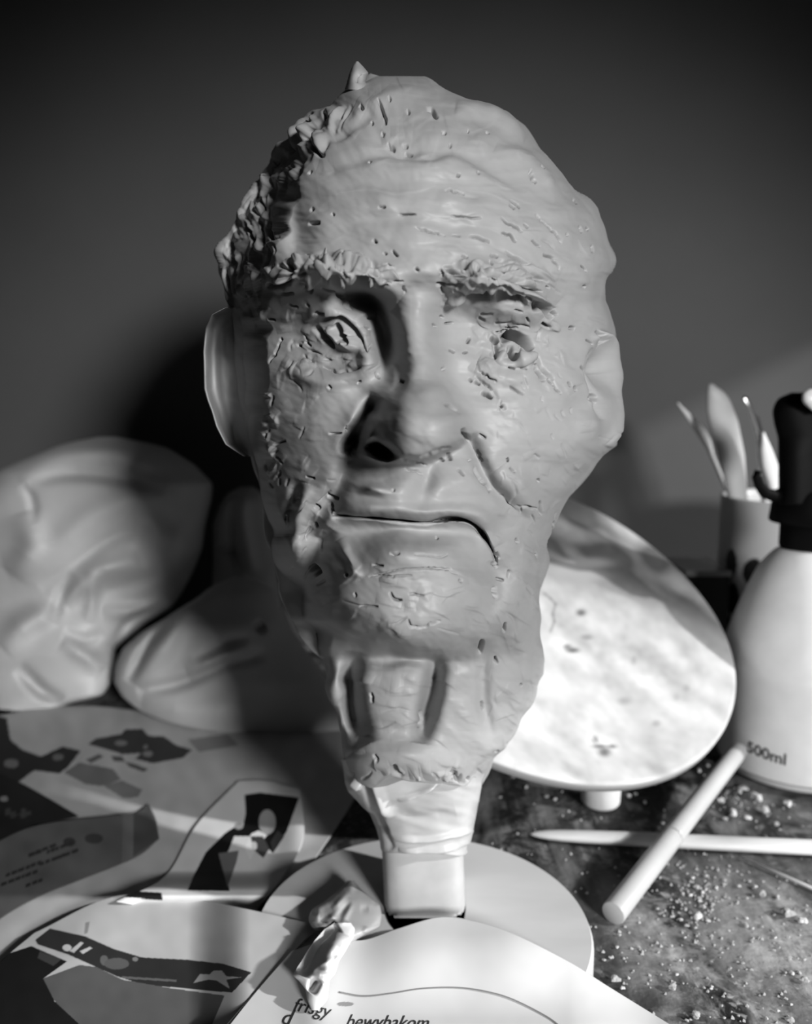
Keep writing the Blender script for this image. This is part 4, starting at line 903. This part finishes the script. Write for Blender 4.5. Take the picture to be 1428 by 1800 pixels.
    E_ = sheet('printed_sheet', [(60, 1640), (210, 1574), (380, 1588), (562, 1626)], [(-50, 1830), (200, 1850), (360, 1845)], [(60, 1640), (0, 1692), (-40, 1750), (-50, 1830)], [(562, 1626), (470, 1720), (360, 1845)],
               lambda U, V: .0085+.0132*smooth01((U-330)/110)+.003*np.exp(-.5*((U-150)/60)**2)*np.exp(-.5*((V-1640)/50)**2),
               painter(.48, [(.03, band), (.33, star), (.55, [(118, 1666, 8, 6)]), (.5, [(122, 1672), (142, 1655), (147, 1658), (130, 1675)]), (.5, [(140, 1672), (158, 1664), (162, 1667), (146, 1677)]),
                             (.12, [(183, 1688, 7, 9)]), (.10, [(205, 1694, 22, 10)]), (.2, [(238, 1686, 5, 4)]), (.12, [(215, 1716), (310, 1722), (310, 1726), (215, 1720)]),
                             (.10, [(70, 1722), (140, 1696), (170, 1700), (215, 1722), (300, 1737), (395, 1750), (352, 1850), (160, 1850)]),
                             (.012, [(-60, 1700), (55, 1663), (118, 1690), (76, 1720), (96, 1760), (152, 1812), (160, 1850), (-60, 1850)]),
                             (.05, [(70, 1672), (108, 1686), (94, 1698), (66, 1684)]), (.25, [(150, 1622), (158, 1620), (154, 1640), (148, 1642)])], .04, 9), M_paper, 300, 420)
    tag(E_, 'printed sheet with a dark banner and white leaping emblem at lower left', 'paper')
    def zF(U, V):
        z = .0225+.013*np.exp(-.5*((U-850)/150)**2)*smooth01((1790-V)/150)
        z = z+.0016*np.sin((U-640)/38)*smooth01((1800-V)/120)*np.exp(-.5*((U-760)/160)**2)
        z = z+.0030*np.exp(-.5*((U-560)/30)**2)
        return z-.008*smooth01((U-1000)/160)
    G_ = sheet('white_paper', [(512, 1672), (580, 1652), (640, 1652), (700, 1632), (772, 1612), (830, 1618), (900, 1640), (1000, 1690), (1070, 1734), (1180, 1802)], [(350, 1870), (700, 1880), (1230, 1880)],
               [(512, 1672), (440, 1755), (350, 1870)], [(1180, 1802), (1205, 1840), (1230, 1880)], zF, painter(.58, [(.25, [(607, 1765, 15, 4)])], .01, 10), M_paper, 200, 420)
    tag(G_, 'bright white paper with slanted lettering curling over the round board', 'paper')
    line = catmull([(596, 1744), (640, 1751), (690, 1746), (740, 1738), (800, 1736), (850, 1742), (900, 1756), (960, 1786), (990, 1808)])
    pts = PZ(line[:, 0], line[:, 1], zF(line[:, 0], line[:, 1])+.0004)
    tag(tube('printed_line', pts, .0005, .00012, simple('grey_ink', .22, .6, .2), G_, n=6), 'thin grey curved line printed on the paper')
    def onp(x0, y0, sx, sy, sl, cv=0.0):
        def f_(x, y):
            u_ = x0+x*sx; v_ = y0-y*sy+sl*x*sx+cv*(x*sx)**2
            return PZ(u_, v_, zF(u_, v_)+.0003)
        return f_
    letters('lettering', 'frisgy', onp(514, 1776, 30, 34, .20), M_ink, G_, shear=.5)
    letters('lettering', 'bewybakom', onp(606, 1806, 30, 34, .02), M_ink, G_, shear=.5)
    letters('lettering', 'd', onp(492, 1800, 36, 40, .10), M_ink, G_, shear=.5)
papers()

# ---------------------------------------------------------------- torn film by the foot of the post
def film():
    Wf = Field(480, 1520, 700, 1800, 1.0)
    r_ = np.random.default_rng(17)
    for _ in range(46):
        x = r_.uniform(520, 680); y = r_.uniform(1555, 1770); a = r_.uniform(-1.4, .2); l = r_.uniform(14, 46)
        Wf.stroke([(x, y), (x+math.cos(a)*l, y-math.sin(a)*-l)], r_.uniform(2.5, 6), r_.choice([-1, 1])*r_.uniform(.0006, .0020), taper=.35)
    Wf.stroke([(528, 1714), (556, 1660), (596, 1628)], 8, -.016); Wf.stroke([(545, 1745), (560, 1720)], 5, -.010); Wf.stroke([(600, 1640), (580, 1690), (575, 1730)], 14, .008)
    root = empty('torn_film', (-.06, .44, .022)); tag(root, 'torn crumpled film and clay scrap hanging over the paper by the post', 'film')
    fz = lambda U, V, ph, fr: 0
    loft('film_scrap', 1548, 1660, [(1548, 612), (1556, 604), (1570, 590), (1585, 570), (1598, 548), (1615, 542), (1632, 548), (1650, 590), (1660, 600)], [(1548, 622), (1562, 634), (1575, 648), (1590, 668), (1610, 672), (1630, 668), (1645, 640), (1660, 612)],
         [(1548, .498), (1660, .438)], [(1548, .002), (1580, .012), (1640, .010), (1660, .002)], [(1548, .002), (1580, .006), (1660, .002)], M_wrap, root, rows=110, nf=120, nb=24, big=lambda U, V: Wf.sample(U, V))
    tag(loft('clay_scrap', 1622, 1776, [(1622, 590), (1632, 572), (1650, 556), (1672, 540), (1690, 530), (1704, 520), (1716, 514), (1722, 524), (1740, 538), (1758, 540), (1776, 548)],
             [(1622, 616), (1632, 625), (1650, 620), (1672, 608), (1690, 596), (1712, 590), (1722, 580), (1740, 578), (1758, 576), (1776, 560)],
             [(1622, .446), (1700, .412), (1776, .386)], [(1622, .003), (1650, .008), (1740, .007), (1776, .002)], [(1622, .002), (1650, .003), (1776, .001)], M_plaster, root, rows=130, nf=110, nb=24, big=lambda U, V: Wf.sample(U, V)), 'whitish twisted strip')
film()

# ---------------------------------------------------------------- crumbs of dry plaster
def crumbs():
    r_ = np.random.default_rng(23)
    base = []
    for k in range(6):
        bm = bmesh.new(); bmesh.ops.create_icosphere(bm, subdivisions=2, radius=1.0)
        for v in bm.verts:
            d = v.co.copy()
            s_ = 1+.25*math.sin(3*d.x+k)+.2*math.sin(4*d.y-2*k)+.18*math.cos(5*d.z+k*1.7)
            v.co = Vector((d.x*s_, d.y*s_*r_.uniform(.9, 1.05), d.z*s_*.75))
        zmin = min(v.co.z for v in bm.verts)
        for v in bm.verts: v.co.z -= zmin
        me = bpy.data.meshes.new('crumb'); bm.to_mesh(me); bm.free(); me.materials.append(M_plaster if k % 2 else simple('crumb_grey', .38, .8, .2)); base.append(me)
    lst = [(1385, 1612, 22), (1412, 1622, 14), (1340, 1576, 14), (1328, 1560, 9), (1225, 1560, 12), (1215, 1575, 8), (1236, 1595, 12), (1228, 1614, 15), (1205, 1600, 8), (1218, 1545, 8), (1252, 1590, 9), (1190, 1586, 6), (1242, 1542, 9),
           (1262, 1372, 9), (1300, 1395, 10), (1268, 1412, 13), (1306, 1388, 14), (1330, 1404, 18), (1342, 1428, 20), (1290, 1432, 14), (1365, 1452, 12), (1385, 1418, 14), (1275, 1440, 10), (1315, 1440, 12), (1082, 1726, 16), (1095, 1738, 9), (1182, 1740, 15),
           (1196, 1690, 6), (1062, 1688, 7), (1073, 1684, 6), (1414, 1726, 14), (1392, 1712, 10), (1356, 1718, 6), (1368, 1778, 8), (1388, 1794, 13), (1312, 1628, 10), (1236, 1668, 8), (1190, 1714, 7), (1224, 1790, 16), (1300, 1560, 8), (1274, 1548, 8), (1262, 1530, 7),
           (960, 1402, 9), (976, 1406, 8), (1106, 1402, 11), (1118, 1398, 8), (1150, 1380, 9), (1185, 1366, 9), (902, 1368, 8), (1135, 1412, 8), (1072, 1482, 5), (1165, 1448, 7), (880, 1402, 7), (925, 1385, 8), (1010, 1378, 6), (1230, 1356, 9), (1245, 1348, 8),
           (1196, 1618, 8), (1208, 1628, 9), (1245, 1620, 8), (1222, 1632, 8), (1236, 1570, 8), (1210, 1558, 7), (1200, 1572, 7), (1230, 1580, 9), (1260, 1562, 7), (1282, 1580, 6)]
    for i in range(70):
        u_ = r_.uniform(1080, 1428); v_ = r_.uniform(1510, 1800)
        lst.append((u_, v_, r_.choice([4, 5, 6, 7])))
    for i, (u_, v_, s_) in enumerate(lst):
        if 1170 < u_ < 1428 and 1455 < v_ < 1512: continue
        p = PZ(float(u_), float(v_), 0.0006)
        if math.hypot(p[0]-.01, p[1]-.47) < .104+.0004*s_: continue
        if v_ > 1440 and abs(u_-(1078+(1606-v_)*.77)) < 34 and v_ < 1630: continue
        d = p[1]
        o = bpy.data.objects.new('plaster_crumb', base[i % 6]); col.objects.link(o)
        sc_ = s_*.5*d/1500*K*(1.05 if s_ > 12 else .85)
        o.location = [c*K for c in p]; o.rotation_euler = (0, 0, r_.uniform(0, 6.28)); o.scale = (sc_*1.1, sc_, sc_*.8)
        big_ = {(1385, 1612): 'largest round plaster lump near the right edge, below the splinter', (1412, 1622): 'pale lump just right of the largest round plaster lump', (1340, 1576): 'lone pale lump left of the splinter, above the largest lump',
                (1342, 1428): 'big plaster lump in front of the spray bottle, just behind the pointed stick', (1330, 1404): 'rough lump touching distance from the spray bottle base', (1082, 1726): 'chunk of plaster beside the white paper edge and round board',
                (1182, 1740): 'pale chunk on the streaky table right of the white paper', (1414, 1726): 'plaster lump at the right edge halfway down the dusty patch', (1224, 1790): 'flat pale flake at the very bottom of the dusty patch', (1228, 1614): 'largest crumb at the front of the little heap'}
        if (u_, v_) in big_: tag(o, big_[(u_, v_)], 'crumb', 'plaster crumbs on the table')
        elif v_ < 1455 and u_ > 1240: tag(o, 'plaster crumb in the scatter just in front of the spray bottle', 'crumb', 'crumbs before the bottle')
        elif v_ < 1500: tag(o, 'plaster crumb on the dark table under or before the tilted disc', 'crumb', 'crumbs under the disc')
        elif v_ < 1640 and u_ < 1290: tag(o, 'plaster crumb in the loose heap between marker pen and splinter', 'crumb', 'crumbs in the heap')
        elif u_ >= 1290: tag(o, 'plaster crumb scattered near the right edge in front of the splinter', 'crumb', 'crumbs near the right edge')
        else: tag(o, 'plaster crumb scattered on the table beside the white paper', 'crumb', 'crumbs beside the white paper')
    # finer grit nobody could count
    vs, fs = [], []
    for i in range(480):
        u_ = r_.uniform(850, 1440); v_ = 1345+455*r_.uniform()**.7
        if r_.uniform() < .3: u_, v_ = 1228+r_.normal()*40, 1580+r_.normal()*38
        elif r_.uniform() < .2: u_, v_ = 1310+r_.normal()*45, 1412+r_.normal()*22
        p = PZ(float(u_), float(v_), 0.0004)
        if math.hypot(p[0]-.01, p[1]-.47) < .106 or math.hypot(p[0]-.348, p[1]-.725) < .07: continue
        h = r_.uniform(.0005, .0013); n0 = len(vs)
        for k in range(4):
            a = k*math.pi/2+r_.uniform(0, .8); vs.append((p[0]+h*math.cos(a), p[1]+h*math.sin(a), p[2]))
        vs.append((p[0]+h*.3*r_.normal(), p[1]+h*.3*r_.normal(), p[2]+h*1.2))
        fs += [(n0+k, n0+(k+1) % 4, n0+4) for k in range(4)]+[(n0+3, n0+2, n0+1, n0)]
    tag(mesh('plaster_grit', vs, fs, simple('plaster_dust', .40, .9, .1), smooth=False), 'fine pale plaster grit strewn over the table at the right', 'grit', kind='stuff')
crumbs()
